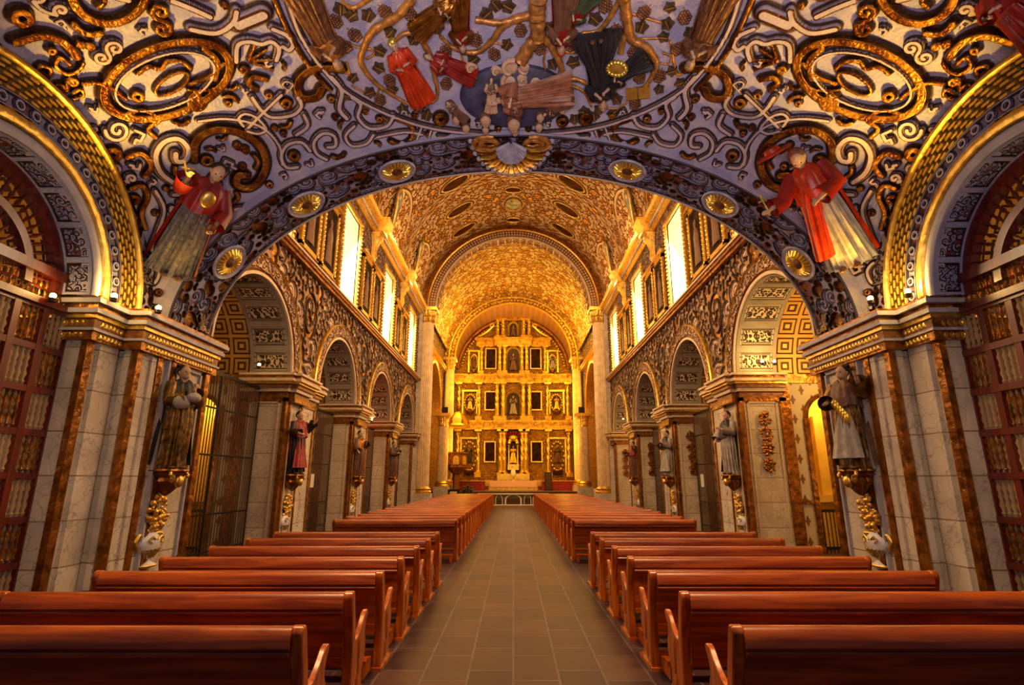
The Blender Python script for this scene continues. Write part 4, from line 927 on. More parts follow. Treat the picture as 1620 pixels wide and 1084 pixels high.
# statues standing on the piers, each on a gilded bracket over a painted vase
def bracket(parent_label, s, x, y, z, mask=False):
    t = thing('bracket', parent_label, 'bracket', (s*x, y, z))
    MB().lathe([(.30, 0), (.32, -.03), (.27, -.06), (.30, -.08), (.22, -.14), (.24, -.2), (.17, -.30), (.10, -.38), (.02, -.44)], n=28, flute=.18, nf=9).build('console', GOLDD, t, True)
    mb = MB(); mb.ball((0, -.20, -.20), (.09, .07, .11), 12, 8)
    for q in (-1, 1): mb.ball((q*.14, -.17, -.15), (.05, .05, .08), 8, 6); mb.tube([(q*.2, -.16, -.03), (q*.25, -.2, -.10), (q*.18, -.22, -.13)], .03, 8)
    mb.build('carved_face', GOLD, t, True); t.rotation_euler = (0, 0, -s*PI/2 if s > 0 else PI/2); return t
def vase(label, s, x, y, z, k=1.):
    t = thing('flower_urn', label, 'urn', (s*x, y, z)); t.rotation_euler = (0, 0, -PI/2 if s > 0 else PI/2); t.scale = (k*1.35, k, k)
    URN = mat('white_glazed_urn', (.74, .72, .74), .3, 0, .1, 6)
    MB().lathe([(.17, 0), (.18, .04), (.12, .07), (.06, .12), (.07, .16), (.19, .30), (.22, .42), (.20, .52), (.12, .60), (.10, .66), (.13, .69), (.11, .70)], n=28, sy=.7).build('urn', URN, t, True)
    mb = MB(); mb.lathe([(.19, .0), (.195, .03), (.18, .045)], n=24, sy=.72); mb.lathe([(.125, .64), (.15, .67), (.14, .70)], n=24, sy=.72)
    for q in (-1, 1):
        mb.tube([(q*.10, 0, .60), (q*.24, 0, .60), (q*.30, 0, .48), (q*.26, 0, .36), (q*.17, 0, .28)], [.02, .03, .035, .03, .02], 8)
        mb.tube([(q*.02, -.15, .5), (q*.10, -.15, .56), (q*.15, -.13, .5), (q*.10, -.16, .44)], .016, 6)
    for i in range(7): a = -PI/2+(i-3)*.38; mb.tube([(.10*math.cos(a), .07*math.sin(a)-.01, .17), (.21*math.cos(a), .148*math.sin(a)-.01, .33)], [.014, .02], 6)
    mb.build('gilded_ornament', GOLD, t, True)
    mb = MB(); rng = np.random.RandomState(3)
    for i in range(70):
        a, b, r = rng.rand()*2*PI, rng.rand()**.6*.30, .035+.03*rng.rand(); c = Vector((b*.75*math.cos(a), -.05-.08*rng.rand(), .98+b*1.05*math.sin(a)))
        mb.ball(c, (r, r*.6, r), 6, 4)
    for i in range(9): mb.tube([(0, -.02, .68), ((i-4)*.03, -.05, .82), ((i-4)*.06, -.05, .95)], .014, 5)
    mb.build('gilded_bouquet', GOLD, t, True); return t
def garland(label, s, x, y, z0, z1, facing='y'):
    """gilded hanging garland of leaves; facing 'y' on the camera side of a pier"""
    t = thing('garland', label, 'garland', (s*x, y, z0)); mb = MB(); rng = np.random.RandomState(int(y*7) % 91); H = z1-z0
    for c in range(4):
        for i in range(44):
            f = rng.rand(); z = H*(c+.06+.86*f)/4; w = .17*(.25+.75*math.sin(PI*min(1, f*.85+.12))); xx = (rng.rand()*2-1)*w; r = .028+.02*rng.rand()
            mb.ball((xx, -.03-.02*rng.rand(), z), (r, r*.7, r*1.1), 6, 4)
    mb.tube([(0, -.02, 0), (.02, -.02, H*.5), (0, -.02, H)], .014, 6); mb.build('gilded_leaves', GOLDD, t, True); return t
POSE = [dict(armL=((-.10, 0, .80), (-.14, -.06, .64), (-.02, -.17, .66)), armR=((.10, 0, .80), (.14, -.06, .64), (.04, -.16, .72))),
        dict(armL=((-.10, 0, .80), (-.15, -.04, .66), (-.10, -.18, .62)), armR=((.10, 0, .80), (.17, -.02, .70), (.20, -.14, .84))),
        dict(armL=((-.10, 0, .80), (-.16, -.04, .64), (-.16, -.12, .54)), armR=((.10, 0, .80), (.14, -.06, .65), (.02, -.18, .70)))]
GILTDK = mat('dark_gilded_habit', (.20, .10, .02), .35, .5, .8, 10, .5)
stat = {(-1, 0): ('friar statue in dark gilded habit holding a loaf, left pier under the near arch', GILTDK, BLACK, None), (1, 0): ('apostle statue with pale drapery, right pier under the near arch', GILTDK, BROWN, WHITE),
        (-1, 1): ('statue in red and black robes on the left pier after the first chapel', BLACK, RED, RED), (1, 1): ('black robed statue with pale front on right pier after the yellow-lit chapel', WHITE, BLACK, None),
        (-1, 2): ('small brown statue on the second left nave pier', BROWN, GOLDD, None), (1, 2): ('black and white friar statue on the second right nave pier', WHITE, BLACK, WHITE),
        (-1, 3): ('small dark statue on the farthest left nave pier', BROWN, BLACK, None), (1, 3): ('small dark red statue on the farthest right nave pier', BROWN, RED, None)}
PNAME = {0: 'the large pier under the near arch', 1: 'the first nave pier', 2: 'the second nave pier', 3: 'the third nave pier'}
for (s, i), (lab, rb, cp, fr) in stat.items():
    yc, x = ((9.52, 5.86) if i == 0 else (PIERS[i-1]-.45, 5.97)); zb = 1.98 if i == 0 else 1.95; H = 1.80 if i == 0 else 1.72; sd = 'left' if s < 0 else 'right'
    def ex(t, H, MT, i=i, s=s):
        if i == 0 and s < 0:
            MB().ball((.02*H, -.19*H, .67*H), (.07*H, .05*H, .05*H), 14, 8).build('loaf', WHITE, t, True)
            MB().ball((-.07*H, -.15*H, .62*H), (.08*H, .06*H, .07*H), 14, 8).build('bundle', WHITE, t, True)
        if i == 0 and s > 0:
            mb = MB()
            for q in range(6): mb.ball((-.05*H+.02*H*q, -.12*H, .62*H-.03*H*q), (.035*H, .03*H, .05*H), 8, 6)
            mb.build('gilded_breastplate', GOLDB, t, True)
    figure('saint_statue', lab, 'statue', Vector((s*x, yc, zb)), Vector((s*x, yc, zb+H)), Vector((-s, -.55, 0)), rb, cp, seed=i*2+(s > 0), front=fr, hair=BLACK, extra=ex, flare=.135, group='saint statues on the piers', **POSE[(i+(s > 0)) % 3])
    bracket('gilded face bracket under the statue, %s side, %s' % (sd, PNAME[i]), s, x+.02, yc, zb)['group'] = 'gilded brackets on the piers'
    vase('white and gold flower urn, %s side, %s' % (sd, PNAME[i]), s, x+.16, yc, .42 if i == 0 else .38, .86 if i == 0 else .8)['group'] = 'urns on the piers'
for i, pc in enumerate(PIERS+(34.3,)):
    garland('gilded garland hanging on the marble face of the right %s' % (PNAME.get(i+1, 'pier beside the big column')), 1, 6.70, pc-1.13, 2.0, 3.6)['group'] = 'garlands on the right piers'
# ================================================================== COLUMNS, LAMPS
def column(label, x, y, z1, r, zb=1.2):
    t = thing('fluted_column', label, 'column', (x, y, 0))
    MB().box((-r*1.35, -r*1.35, 0), (r*1.35, r*1.35, zb-.2)).build('pedestal', MARB, t)
    MB().lathe([(r*1.35, zb-.2), (r*1.35, zb-.08), (r*1.18, zb-.02), (r*1.25, zb+.08), (r*1.08, zb+.16), (r, zb+.22)], n=40).build('base', GOLD, t, True)
    MB().lathe([(r, zb+.2), (r, (z1+zb)/2-.05), (r*.9, z1-1.0)], n=192, flute=.13, nf=22).build('shaft', mat('column_stone', (.86, .64, .36), .42, .1, .2, 3), t, True)
    MB().lathe([(r*.92, z1-1.0), (r*1.02, z1-.95), (r*.93, z1-.9), (r*.98, z1-.62), (r*1.12, z1-.58), (r*1.05, z1-.5), (r*1.3, z1-.22)], n=64, flute=.10, nf=16).build('capital', GOLD, t, True)
    MB().box((-r*1.42, -r*1.42, z1-.22), (r*1.42, r*1.42, z1)).build('abacus', GOLD, t)
    return t
for s, sd in ((-1, 'left'), (1, 'right')):
    column('tall fluted column %s of the chancel arch' % sd, s*5.62, CHY+.15, NVZ, .44)['group'] = 'tall fluted columns'
    column('fluted column %s of the apse in front of the altarpiece' % sd, s*5.45, APY-.1, NVZ-.8, .42, 1.6)['group'] = 'tall fluted columns'
    column('short fluted pilaster column on the %s wall between the tall columns' % sd, s*5.5, 43.2, 6.9, .42, 1.5)['group'] = 'short fluted columns'
    tag(MB().box((-.22, -.2, 0), (.22, .2, .5)).box((-.18, -.22, .05), (.18, -.2, .45)).build('loudspeaker', BLACKM), 'small black loudspeaker on the short column of the %s wall' % sd, 'loudspeaker').location = (s*5.4, 43.1, 7.1-.2)
def lamp(label, px, py, x, e=40, col=(1, .62, .16), up=None):
    p = hit(px, py, 0, x); t = thing('spotlight', label, 'lamp', p)
    MB().ball((0, 0, 0), .042, 12, 8).build('bulb', LAMPM, t, True)
    MB().lathe([(.03, -.10), (.05, -.09), (.055, -.04), (.03, -.03)], n=12).build('lamp_holder', BLACKM, t, True)
    q = p+Vector((-.05*math.copysign(1, x), -.05, .10)); light('POINT', q, e, col, .05)
    return t
GL = 'spotlights on the cornice'
lamp('bare lit spotlight on the left cornice below the side arch', 181, 468, -6.05, 26)['group'] = GL
lamp('bare lit spotlight on the left cornice nearer the nave arch', 251, 487, -5.75, 16)['group'] = GL
lamp('lit spotlight behind the wooden screen at far left', 84, 468, -6.55, 5)['group'] = GL
lamp('bare lit spotlight on the right cornice below the side arch', 1436, 461, 6.05, 26)['group'] = GL
lamp('bare lit spotlight on the right cornice nearer the nave arch', 1377, 472, 5.75, 22)['group'] = GL
lamp('lit lamp inside the first right arch, left one of the pair', 1206, 572, 6.6, 25)['group'] = GL
lamp('lit lamp inside the first right arch, right one of the pair', 1225, 572, 6.9, 25)['group'] = GL
lamp('lit lamp hanging in the first left chapel arch', 410, 577, -6.6, 4)['group'] = GL
lamp('lit lamp on the impost of the third left arch', 588, 664, -6.0, 10)['group'] = GL
lamp('lit lamp in the fourth right arch', 986, 663, 6.0, 16)['group'] = GL
lamp('lit lamp on the impost of the third right arch', 1042, 659, 6.0, 12)['group'] = GL
# warm spots raking up the two big medallions of the vault (their lamps stand on the cornices)
for s, e in ((-1, 950), (1, 950)):
    light('SPOT', (s*5.75, 7.6, 4.75), e, (1, .60, .08), .08, (s*4.9, 6.6, 7.6), angle=1.25)
    light('SPOT', (s*5.6, 8.7, 4.75), e*(.04 if s < 0 else .22), (1, .5, .06), .08, (s*5.4, 8.0, 6.9), angle=1.2)
# ================================================================== WOODEN SCREENS IN THE SIDE ARCHES
def screen(s, label):
    t = thing('turned_wood_screen', label, 'wooden screen', (s*6.72, 6.1, 0)); zc = SZ
    y0, y1 = -2.3, 1.78
    def ypos(n): return [y0+(y1-y0)*i/n for i in range(n+1)]
    ny, zs = 9, [0.0, .10]+[.10+.585*i for i in range(1, 8)]
    for y in ypos(ny): MB().box((-.05, y-.05, 0), (.05, y+.05, 4.2)).build('stile', WOODR, t)
    for z in zs[1:]: MB().box((-.06, y0, z-.045), (.045, y1, z+.045)).build('rail', WOODR, t)
    zz = [z for z in zs[1:]]
    for i in range(ny-5, ny):
        for j in range(len(zz)-1):
            mb = MB()
            for k in range(4):
                yy = y0+(y1-y0)/ny*(i+.2+.2*k); h = zz[j+1]-zz[j]-.09; z0 = zz[j]+.045
                pr = [(.014, 0), (.03, .05), (.014, .09), (.034, .18), (.016, .26), (.03, .32), (.016, .38), (.034, .45), (.014, .53), (.03, .6)]
                mb.lathe([(r, z*h/.6) for r, z in pr], (0, yy, z0), 8)
            mb.build('baluster_row', GOLDD if (i+j) % 2 else mat('pale_baluster', (.42, .26, .13), .4), t, True)
    MB().box((-.10, y0, 4.20), (.10, y1, 4.30)).build('transom', WOODR, t)
    MB().box((-.12, y0, 4.62), (.12, y1, 4.76)).build('transom', WOODR, t)
    mb = MB()
    for k in range(44): mb.lathe([(.012, 0), (.03, .06), (.012, .12), (.034, .2), (.012, .32)], (0, y0+.05+k*(y1-y0)/44, 4.3), 8)
    mb.build('balustrade', GOLDD, t, True)
    def arcbar(r0, r1, x=.07):
        R = []
        for i in range(41): a = PI*i/40; R.append([(xx, r*math.cos(a), zc+r*math.sin(a)) for r, xx in ((r0, x), (r0, -x), (r1, -x), (r1, x))])
        return MB().rings(R)
    for r0, r1 in ((1.34, 1.52), (.86, .98), (.36, .44)): arcbar(r0, r1).build('arched_rail', WOODR, t)
    for (ra, rb, n) in ((.98, 1.34, 30), (.44, .86, 18), (0.05, .36, 9)):
        mb = MB()
        for k in range(n+1):
            a = PI*k/n; d = Vector((0, math.cos(a), math.sin(a))); L = rb-ra
            pts = [Vector((0, 0, zc))+d*(ra+L*f) for f in (0, .2, .3, .5, .7, .8, 1)]; mb.tube(pts, [.012, .028, .014, .034, .014, .028, .012], 6)
        mb.build('radial_spindles', WOODR, t, True)
    return t
screen(-1, 'dark red turned wood screen with fan top filling the left side arch')
screen(1, 'dark red turned wood screen with fan top filling the right side arch')
for s, sd in ((-1, 'left'), (1, 'right')):   # side chapels behind the screens
    a = np.linspace(0, PI, 60); x = np.linspace(7.0, 11.0, 30); AA, XX = np.meshgrid(a, x, indexing='ij')
    grid_object('ceiling_side_chapel', np.stack([s*XX, 6.1+2.4*np.cos(AA), 4.6+2.4*np.sin(AA)], 2), COFF, st=np.stack([AA*2.4, XX], 2))
    mb = MB(); sbox(mb, s, 11, 11.2, 3, 8.6, 0, 7.2); sbox(mb, s, 7.0, 11, 8.35, 8.5, 0, 4.6); struct(mb, WPAP, 'wall_%s_side_chapel' % sd)
    mb = MB(); sbox(mb, s, 6.36, 6.9, 3.2, 3.75, 0, 4.45); struct(mb, MARB)
    light('POINT', (s*8.8, 6.4, 5.0), 26, (1, .55, .16), .2); light('POINT', (s*8.6, 6.6, 2.2), 12, (1, .60, .3), .2)
# ================================================================== CHAPEL GATES
def gate(s, b, x, label, top=4.2):
    t = thing('chapel_gate', label, 'gate', (s*x, b, 0)); w = 2.0
    for z in (.25, 1.05, 2.35, 3.4): MB().box((-.015, -w, z-.02), (.015, w, z+.02)).build('rail', BLACKM, t)
    MB().box((-.03, -w, top-.04), (.03, w, top+.04)).build('top_rail', BLACKM, t)
    bar = MB().tube([(0, 0, 0), (0, 0, top)], .013, 6).build('bar', mat('dark_bronze_bar', (.12, .07, .04), .4, .6), t, True); bar.location = (0, -w+.05, 0)
    n = 34
    for k in range(1, n): c = bar.copy(); COL.objects.link(c); c.parent = t; c.location = (0, -w+.05+k*(2*w-.1)/(n-1), 0)
    for y in (-w+.03, 0, w-.03): MB().box((-.02, y-.02, 0), (.02, y+.02, top)).build('stile', BLACKM, t)
    return t
for s, k, lab in ((-1, 0, 'tall iron bar gate closing the first left chapel'), (-1, 1, 'iron bar gate closing the second left chapel'), (-1, 2, 'iron bar gate closing the third left chapel'), (-1, 3, 'iron bar gate in the fourth left arch'),
                  (1, 1, 'iron bar gate closing the second right chapel'), (1, 2, 'iron bar gate closing the third right chapel')):
    g = gate(s, BAYS[k], 6.85, lab); g['group'] = 'chapel gates'
tag(MB().box((-.15, -.008, -.22), (.15, .008, .22)).build('notice_sheet', mat('paper', (.75, .66, .5), .7)), 'small pale notice sheet on the second left chapel gate', 'notice').location = (-6.78, 18.9, 1.78)
bpy.data.objects['notice_sheet'].rotation_euler = (0, 0, PI/2)
tag(MB().box((-.15, -.008, -.22), (.15, .008, .22)).build('notice_sheet', MATS['paper']), 'small pale notice sheet on the second right chapel gate', 'notice').location = (6.78, 20.1, 1.78)
bpy.data.objects['notice_sheet.001'].rotation_euler = (0, 0, PI/2)
for s, sd in ((-1, 'left'), (1, 'right')):   # low gate in the lit doorway
    t = thing('low_gate', 'low dark barred gate in the glowing doorway of the first %s chapel' % sd, 'gate', (s*8.42, 14.55, 0), 'low doorway gates')
    for z in (.1, 1.0): MB().box((-.55, -.02, z), (.55, .02, z+.07)).build('rail', BLACKM, t)
    mb = MB()
    for k in range(12): mb.tube([(-.52+k*.095, 0, 0), (-.52+k*.095, 0, 1.05)], .012, 6)
    mb.build('bars', BLACKM, t)
# ================================================================== CLERESTORY PAINTINGS
PN = {14.95: 'nearer the camera', 16.45: 'farther from the camera'}
for s, sd in ((-1, 'left'), (1, 'right')):
    for i, pc in enumerate(PIERS):
        for j, yo in enumerate((-.80, .80)):
            t = thing('framed_painting', 'dark painting of a saint in gilt frame, %s upper wall, %s pair, %s' % (sd, ORD[i], ('nearer one', 'farther one')[j]), 'painting', (s*6.04, pc+yo, 8.3), 'paintings between the upper windows')
            MB().box((-.02, -.52, .1), (.02, .52, 2.3)).build('canvas', PAINT, t)
            mb = MB()
            for a, b in (((-.05, -.70, 0), (.05, -.52, 2.4)), ((-.05, .52, 0), (.05, .70, 2.4)), ((-.05, -.70, 2.25), (.05, .70, 2.42)), ((-.05, -.70, -.02), (.05, .70, .12)), ((-.14, -.76, 2.42), (.14, .76, 2.52)), ((-.10, -.72, 2.52), (.10, .72, 2.60))): mb.box(a, b)
            for k in range(15):
                for yy in (-.61, .61): mb.ball((-s*.05, yy, .12+k*.15), (.045, .06, .055), 6, 4)
            mb.build('frame', GOLD, t)
            mb = MB(); mb.ball((-s*.03, 0, 1.72), (.04, .11, .15), 10, 8); R = []
            for z, w_ in ((.3, .30), (.9, .23), (1.3, .25), (1.56, .1)): R.append([(-s*(.02+.04*math.sin(a)), w_*math.cos(a), z) for a in np.linspace(0, PI, 12)])
            mb.rings(R, closed=False); mb.build('carved_saint', BROWN, t, True)
# ceiling medallions on the nave vault
def barrel_n(p): return Vector((-p.x, 0, NVZ-p.z)).normalized()
onames = ['dark red oval painting on the nave vault, upper %s', 'dark red oval painting on the nave vault, middle %s', 'dark red oval painting on the nave vault, lower %s', 'small red oval on the nave vault crown, topmost', 'round painting of a pale figure on the nave vault crown', 'small reddish oval on the nave vault crown, lowest']
OVP = mat('red_oval_painting', (.05, .008, .004), .5, 0, .9, 4); RNDP = mat('round_painting', (.38, .36, .20), .5, 0, .8, 3)
for i, (p, sg) in enumerate(OVALS):
    for s in ((-1, 1) if i < 3 else (1,)):
        q = Vector((abs(p.x)*s if i < 3 else 0, p.y, p.z)); lab = onames[i] % ('left' if s < 0 else 'right') if i < 3 else onames[i]
        t = thing('oval_painting', lab, 'painting', group='oval paintings on the nave vault'); n = barrel_n(q); R = Matrix((n.cross(Vector((0, 1, 0))), Vector((0, 1, 0)), n)).transposed().to_4x4(); t.matrix_world = Matrix.Translation(q+n*.03) @ R
        ra, rb = (.80, .45) if i < 3 else ((.46, .70) if i == 4 else (.46, .30))
        mb = MB(); mb.lathe([(1, -.02), (1, .03), (.6, .05), (.2, .06), (.01, .06)], n=32); mb.build('canvas', (RNDP if i == 4 else OVP), t, True, M=Matrix.Diagonal((ra, rb, 1, 1)))
        mb = MB(); mb.lathe([(1.0, 0), (1.02, .10), (1.08, .12), (1.14, .10), (1.16, 0)], n=48); mb.build('frame', GOLD, t, True, M=Matrix.Diagonal((ra, rb, 1, 1)))
tp = mat('grey_blue_figure_panel', (.22, .24, .22), .6, 0, .6, 3)
for k, (px, py, hgt) in enumerate(((632, 340, 78), (666, 412, 58))):
    for s in (-1, 1):
        xx = px if s < 0 else 1624-px; a = hit_barrel(xx, py-hgt*.55); b = hit_barrel(xx+(s*hgt*.26), py+hgt*.45); t = thing('painted_lunette_panel', 'grey blue painted figure panel beside the vault springing, %s %s' % (('nearer', 'farther')[k], 'left' if s < 0 else 'right'), 'painting', group='grey panels on the nave vault')
        n = barrel_n((a+b)/2); M, L = frame(b+n*.1, a+n*.1, n); t.matrix_world = M
        prof = [(0, 0), (.05, .3), (.12, .6), (.16, .8), (.13, .94), (0, 1), (-.10, .93), (-.12, .8), (-.06, .6), (-.03, .3)]
        MB().prism([(x*L*1.1, z*L) for x, z in prof], 1, -.05, .05).build('panel', tp, t)
        MB().tube([(x*L*1.15, -.05, z*L) for x, z in prof+prof[:1]], .05, 6).build('frame', GOLD, t, True)
        MB().ball((.02*L, -.05, .84*L), (.05*L, .07, .05*L), 10, 8).build('head', SKIN, t, True)
# crossing figures
for s, rb, lab in ((-1, GREY, 'painted relief saint in grey and orange on left corner of the golden vault'), (1, REDB, 'painted relief saint in scarlet on right corner of the golden vault')):
    b = hit(812+s*101, 497, 1, APY-.3); tt = hit(812+s*90, 452, 1, APY-.6)
    figure('relief_saint', lab, 'statue', b, tt, Vector((-s*.4, -1, -.3)), rb, REDB if s > 0 else BROWN, seed=3+s, group=None)
# ================================================================== GILDED ALTARPIECE
def RX(px): return (px-812)*50.6/FPX
def RZ(py): return hit(812, py, 1, RETY).z
TZ = [RZ(757), RZ(667), RZ(594), RZ(537), RZ(497)]       # tier levels
GOLDR = mat('carved_gilding', (.80, .38, .035), .42, .55, .55, 3.2, 1.)
ALT = thing('altarpiece', 'tall gilded altarpiece of four tiers filling the apse behind the altar', 'altarpiece', (0, RETY, 0))
def AP(mb, name, m, smooth=False, parent=ALT): return mb.build(name, m, parent, smooth)
# back panel with relief, arched outline
x = np.linspace(-5.5, 5.5, 620); z = np.linspace(.9, 17.3, 820); XX, ZZ = np.meshgrid(x, z, indexing='ij'); D, K = sample_tile(0, np.abs(XX)/1.7, ZZ/1.7)
zc = NVZ-1.1; keep = (ZZ < zc) | (np.hypot(XX, ZZ-zc) < 5.45)
grid_object('relief_panel', np.stack([XX, np.full_like(XX, .25), ZZ], 2), M_RET, D, K, .12, keep=keep, flip=False, parent=ALT, kind=None)
def gcol(x, z0, z1, r, y=-.1, twist=True):
    h = z1-z0; mb = MB(); R = []
    for i in range(40):
        f = i/39; zz = z0+.14*h+f*.74*h; ring = []
        for j in range(20):
            a = 2*PI*j/20; rr = r*(1-.12*f)*(1+(.16*math.sin(3*a+f*26) if twist and f > .28 else .10*math.cos(8*a))); ring.append((x+rr*math.cos(a), y+rr*math.sin(a), zz))
        R.append(ring)
    mb.rings(R); COLO = AP(mb, 'column', GOLDB, True)
    mb = MB(); mb.box((x-r*1.5, y-r*1.5, z0), (x+r*1.5, y+r*1.5, z0+.10*h)); mb.lathe([(r*1.4, .10*h), (r*1.2, .125*h), (r*1.1, .15*h)], (x, y, z0), 16); AP(mb, 'pedestal', GOLDR, parent=COLO)
    mb = MB(); mb.lathe([(r*.9, .87*h), (r*1.15, .90*h), (r*1.0, .92*h), (r*1.5, .96*h)], (x, y, z0), 16, flute=.15, nf=8); mb.box((x-r*1.6, y-r*1.6, z0+.96*h), (x+r*1.6, y+r*1.6, z1)); AP(mb, 'capital', GOLDB, parent=COLO)
cols = {0: (725, 757, 792, 798, 826, 832, 867, 899), 1: (725, 757, 786, 796, 828, 838, 867, 899), 2: (760, 790, 798, 826, 834, 864), 3: (786, 795, 829, 838)}
for ti in range(4):
    z0, z1 = TZ[ti], TZ[ti+1]
    for px in cols[ti]: gcol(RX(px), z0+.1, z1-.75 if ti < 3 else z1-.6, .20 if ti < 2 else .17, -.30 if 780 < px < 845 else -.12)
    # entablature breaking forward over the columns
    edge = (718, 906) if ti < 2 else ((752, 872) if ti == 2 else (783, 841))
    for (a, b, yo) in ((edge[0], edge[1], 0), (edge[0], edge[0]+14, -.22), (750, 764, -.22), (783, 801, -.45), (823, 841, -.45), (860, 874, -.22), (edge[1]-14, edge[1], -.22), (799, 825, -.3)):
        if a < edge[0]-1 or b > edge[1]+1: continue
        mb = MB(); X0, X1 = RX(a), RX(b)
        for dz, h, o in ((-.75, .18, .10), (-.57, .28, .02), (-.29, .08, .14), (-.21, .09, .26), (-.12, .10, .36), (-.02, .10, .30)): mb.box((X0-o*.4, yo-o, z1+dz), (X1+o*.4, .3, z1+dz+h))
        AP(mb, 'entablature', GOLDR)
    mb = MB(); n = 46
    for k in range(n):
        xx = RX(edge[0])+(RX(edge[1])-RX(edge[0]))*(k+.5)/n; mb.box((xx-.05, -.2, z1-.30), (xx+.05, .1, z1-.22))
    AP(mb, 'dentil_row', GOLDB)
# broken curved pediments and the crowning
for s in (-1, 1):
    R = []
    for i in range(26):
        a = math.radians(176-i*3.3); r0, r1 = 5.15, 5.5; R.append([(-s*r*math.cos(a), y, zc+r*math.sin(a)) for r, y in ((r0, .1), (r0, -.25), ((r0+r1)/2, -.4), (r1, -.25), (r1, .1))])
    AP(MB().rings(R), 'arched_border', GOLDD, True)
    mb = MB()
    for i in range(22): a = math.radians(172-i*3.4); mb.ball((-s*4.95*math.cos(a), -.1, zc+4.95*math.sin(a)), .13, 8, 6)
    AP(mb, 'bead_garland', GOLD, True)
    mb = MB(); t_ = np.linspace(0, 1, 22); pts = [(s*(1.9+1.5*u), -.2, TZ[3]+.25+1.1*(1-u)**1.5) for u in t_]; mb.tube(pts, .13, 8)
    pts = [(s*(2.1+.28*math.cos(a)*(1-a/14)), -.25, TZ[3]+1.35+.28*math.sin(a)*(1-a/14)) for a in np.linspace(0, 9, 26)]; mb.tube(pts, .09, 8); AP(mb, 'volute', GOLDB, True)
mb = MB()
for i in range(9):
    a = PI*i/8; mb.ball((1.15*math.cos(a), -.2, TZ[4]-.1+.75*math.sin(a)), (.22, .2, .2), 10, 8)
mb.ball((0, -.3, TZ[4]+.45), (.5, .25, .35), 12, 8); mb.prism([(1.2*math.cos(PI*i/16), TZ[4]-.1+.85*math.sin(PI*i/16)) for i in range(17)], 1, -.25, .2); mb.box((-1.3, -.3, TZ[4]-.35), (1.3, .2, TZ[4]-.1)); AP(mb, 'crest', GOLD, True)
def niche(px, py0, py1, hw, m=DARK, shell=True, name='niche'):
    """recess: dark arched back set in a moulded gilt arch"""
    X, z0, z1 = RX(px), RZ(py0), RZ(py1); zs = z1-hw
    out = [(X-hw, z0), (X+hw, z0)]+[(X+hw*math.cos(PI*i/14), zs+hw*math.sin(PI*i/14)) for i in range(15)]
    AP(MB().prism(out, 1, -.03, .05), name, m)
    R = []
    path = [(-1, 0, z0)]+[(math.cos(PI-PI*i/20), math.sin(PI-PI*i/20), None) for i in range(21)]+[(1, 0, z0)]
    for cx_, sz, zz in path:
        R.append([(X+cx_*r, y, (zs+sz*r) if zz is None else zz) for r, y in ((hw-.03, .1), (hw-.03, -.18), (hw+.08, -.30), (hw+.20, -.18), (hw+.20, .1))])
    AP(MB().rings(R), 'niche_arch', GOLDB, True)
niche(812, 735, 676, .72); niche(812, 656, 622, .62); niche(812, 587, 552, .60); niche(812, 533, 512, .38)
for s in (-1, 1):
    # flanking niches with ornate gilt surrounds
    for (dx, p0, p1, hw) in ((69, 744, 700, .58), (69, 650, 625, .50), (64, 585, 562, .30)):
        X, za, zb = RX(812+s*dx), RZ(p0), RZ(p1); mb = MB()
        for a, b in (((X-hw-.25, -.2, za-.3), (X-hw-.1, .1, zb+.3)), ((X+hw+.1, -.2, za-.3), (X+hw+.25, .1, zb+.3)), ((X-hw-.3, -.25, zb+.3), (X+hw+.3, .1, zb+.45))): mb.box(a, b)
        for i in range(18): a = 2*PI*i/18; mb.ball((X+(hw+.02)*math.cos(a), -.05, (za+zb)/2+(zb-za)*.52*math.sin(a)), (.13, .13, .15), 8, 5)
        AP(mb, 'niche_surround', GOLDB, True)
        AP(MB().lathe([(.3*hw/.58, 0), (.42*hw/.58, .12), (.48*hw/.58, .2), (.5*hw/.58, .3)], (X, -.2, za-.32), 16), 'statue_bracket', GOLDD, True)
    AP(MB().prism([(RX(812+s*69)+.34*math.cos(a), (RZ(650)+RZ(625))/2+.66*math.sin(a)) for a in np.linspace(0, 2*PI, 20, endpoint=False)], 1, -.02, .06), 'oval_field', DARK)
# predella base and plain flanks
mb = MB(); mb.box((-5.6, -.25, .9), (5.6, .35, TZ[0]+.05)); AP(mb, 'predella', GOLDD)
mb = MB()
for px in (735, 752, 775, 849, 872, 889): X = RX(px); mb.box((X-.35, -.35, 1.25), (X+.35, -.25, TZ[0]-.15))
AP(mb, 'predella_panel', GOLD)
# central tabernacle in the lowest tier
mb = MB(); z0, z1 = RZ(735), RZ(690)
for q in (-1, 1): mb.lathe([(.10, 0), (.12, .1), (.08, .2), (.08, 1.6), (.13, 1.75)], (q*.40, -.45, z0), 12); mb.box((q*.40-.14, -.6, z0-.1), (q*.40+.14, -.3, z0))
R = [[(r*math.cos(a), y, z0+1.85+r*math.sin(a)) for r, y in ((.26, -.3), (.26, -.6), (.42, -.65), (.52, -.6), (.52, -.3))] for a in np.linspace(0, PI, 16)]
mb.rings(R); mb.ball((0, -.45, z0+2.35), (.42, .3, .3), 12, 8); mb.box((-.5, -.7, z0-.5), (.5, .1, z0)); AP(mb, 'tabernacle', GOLDB, True)
mb = MB()
for i in range(11): a = PI*(i+.5)/11; mb.tube([(.62*math.cos(a), -.3, z0+1.95+.62*math.sin(a)), (.98*math.cos(a), -.35, z0+1.95+1.05*math.sin(a))], [.05, .12], 6)
AP(mb, 'shell_rays', RED, True)
mb = MB(); mb.box((-1.45, -.9, 1.7), (1.45, -.2, 2.35)); 
for X in (-.9, 0, .9): mb.box((X-.3, -1.0, 1.8), (X+.3, -.9, 2.25))
AP(mb, 'altar_step', GOLDB)
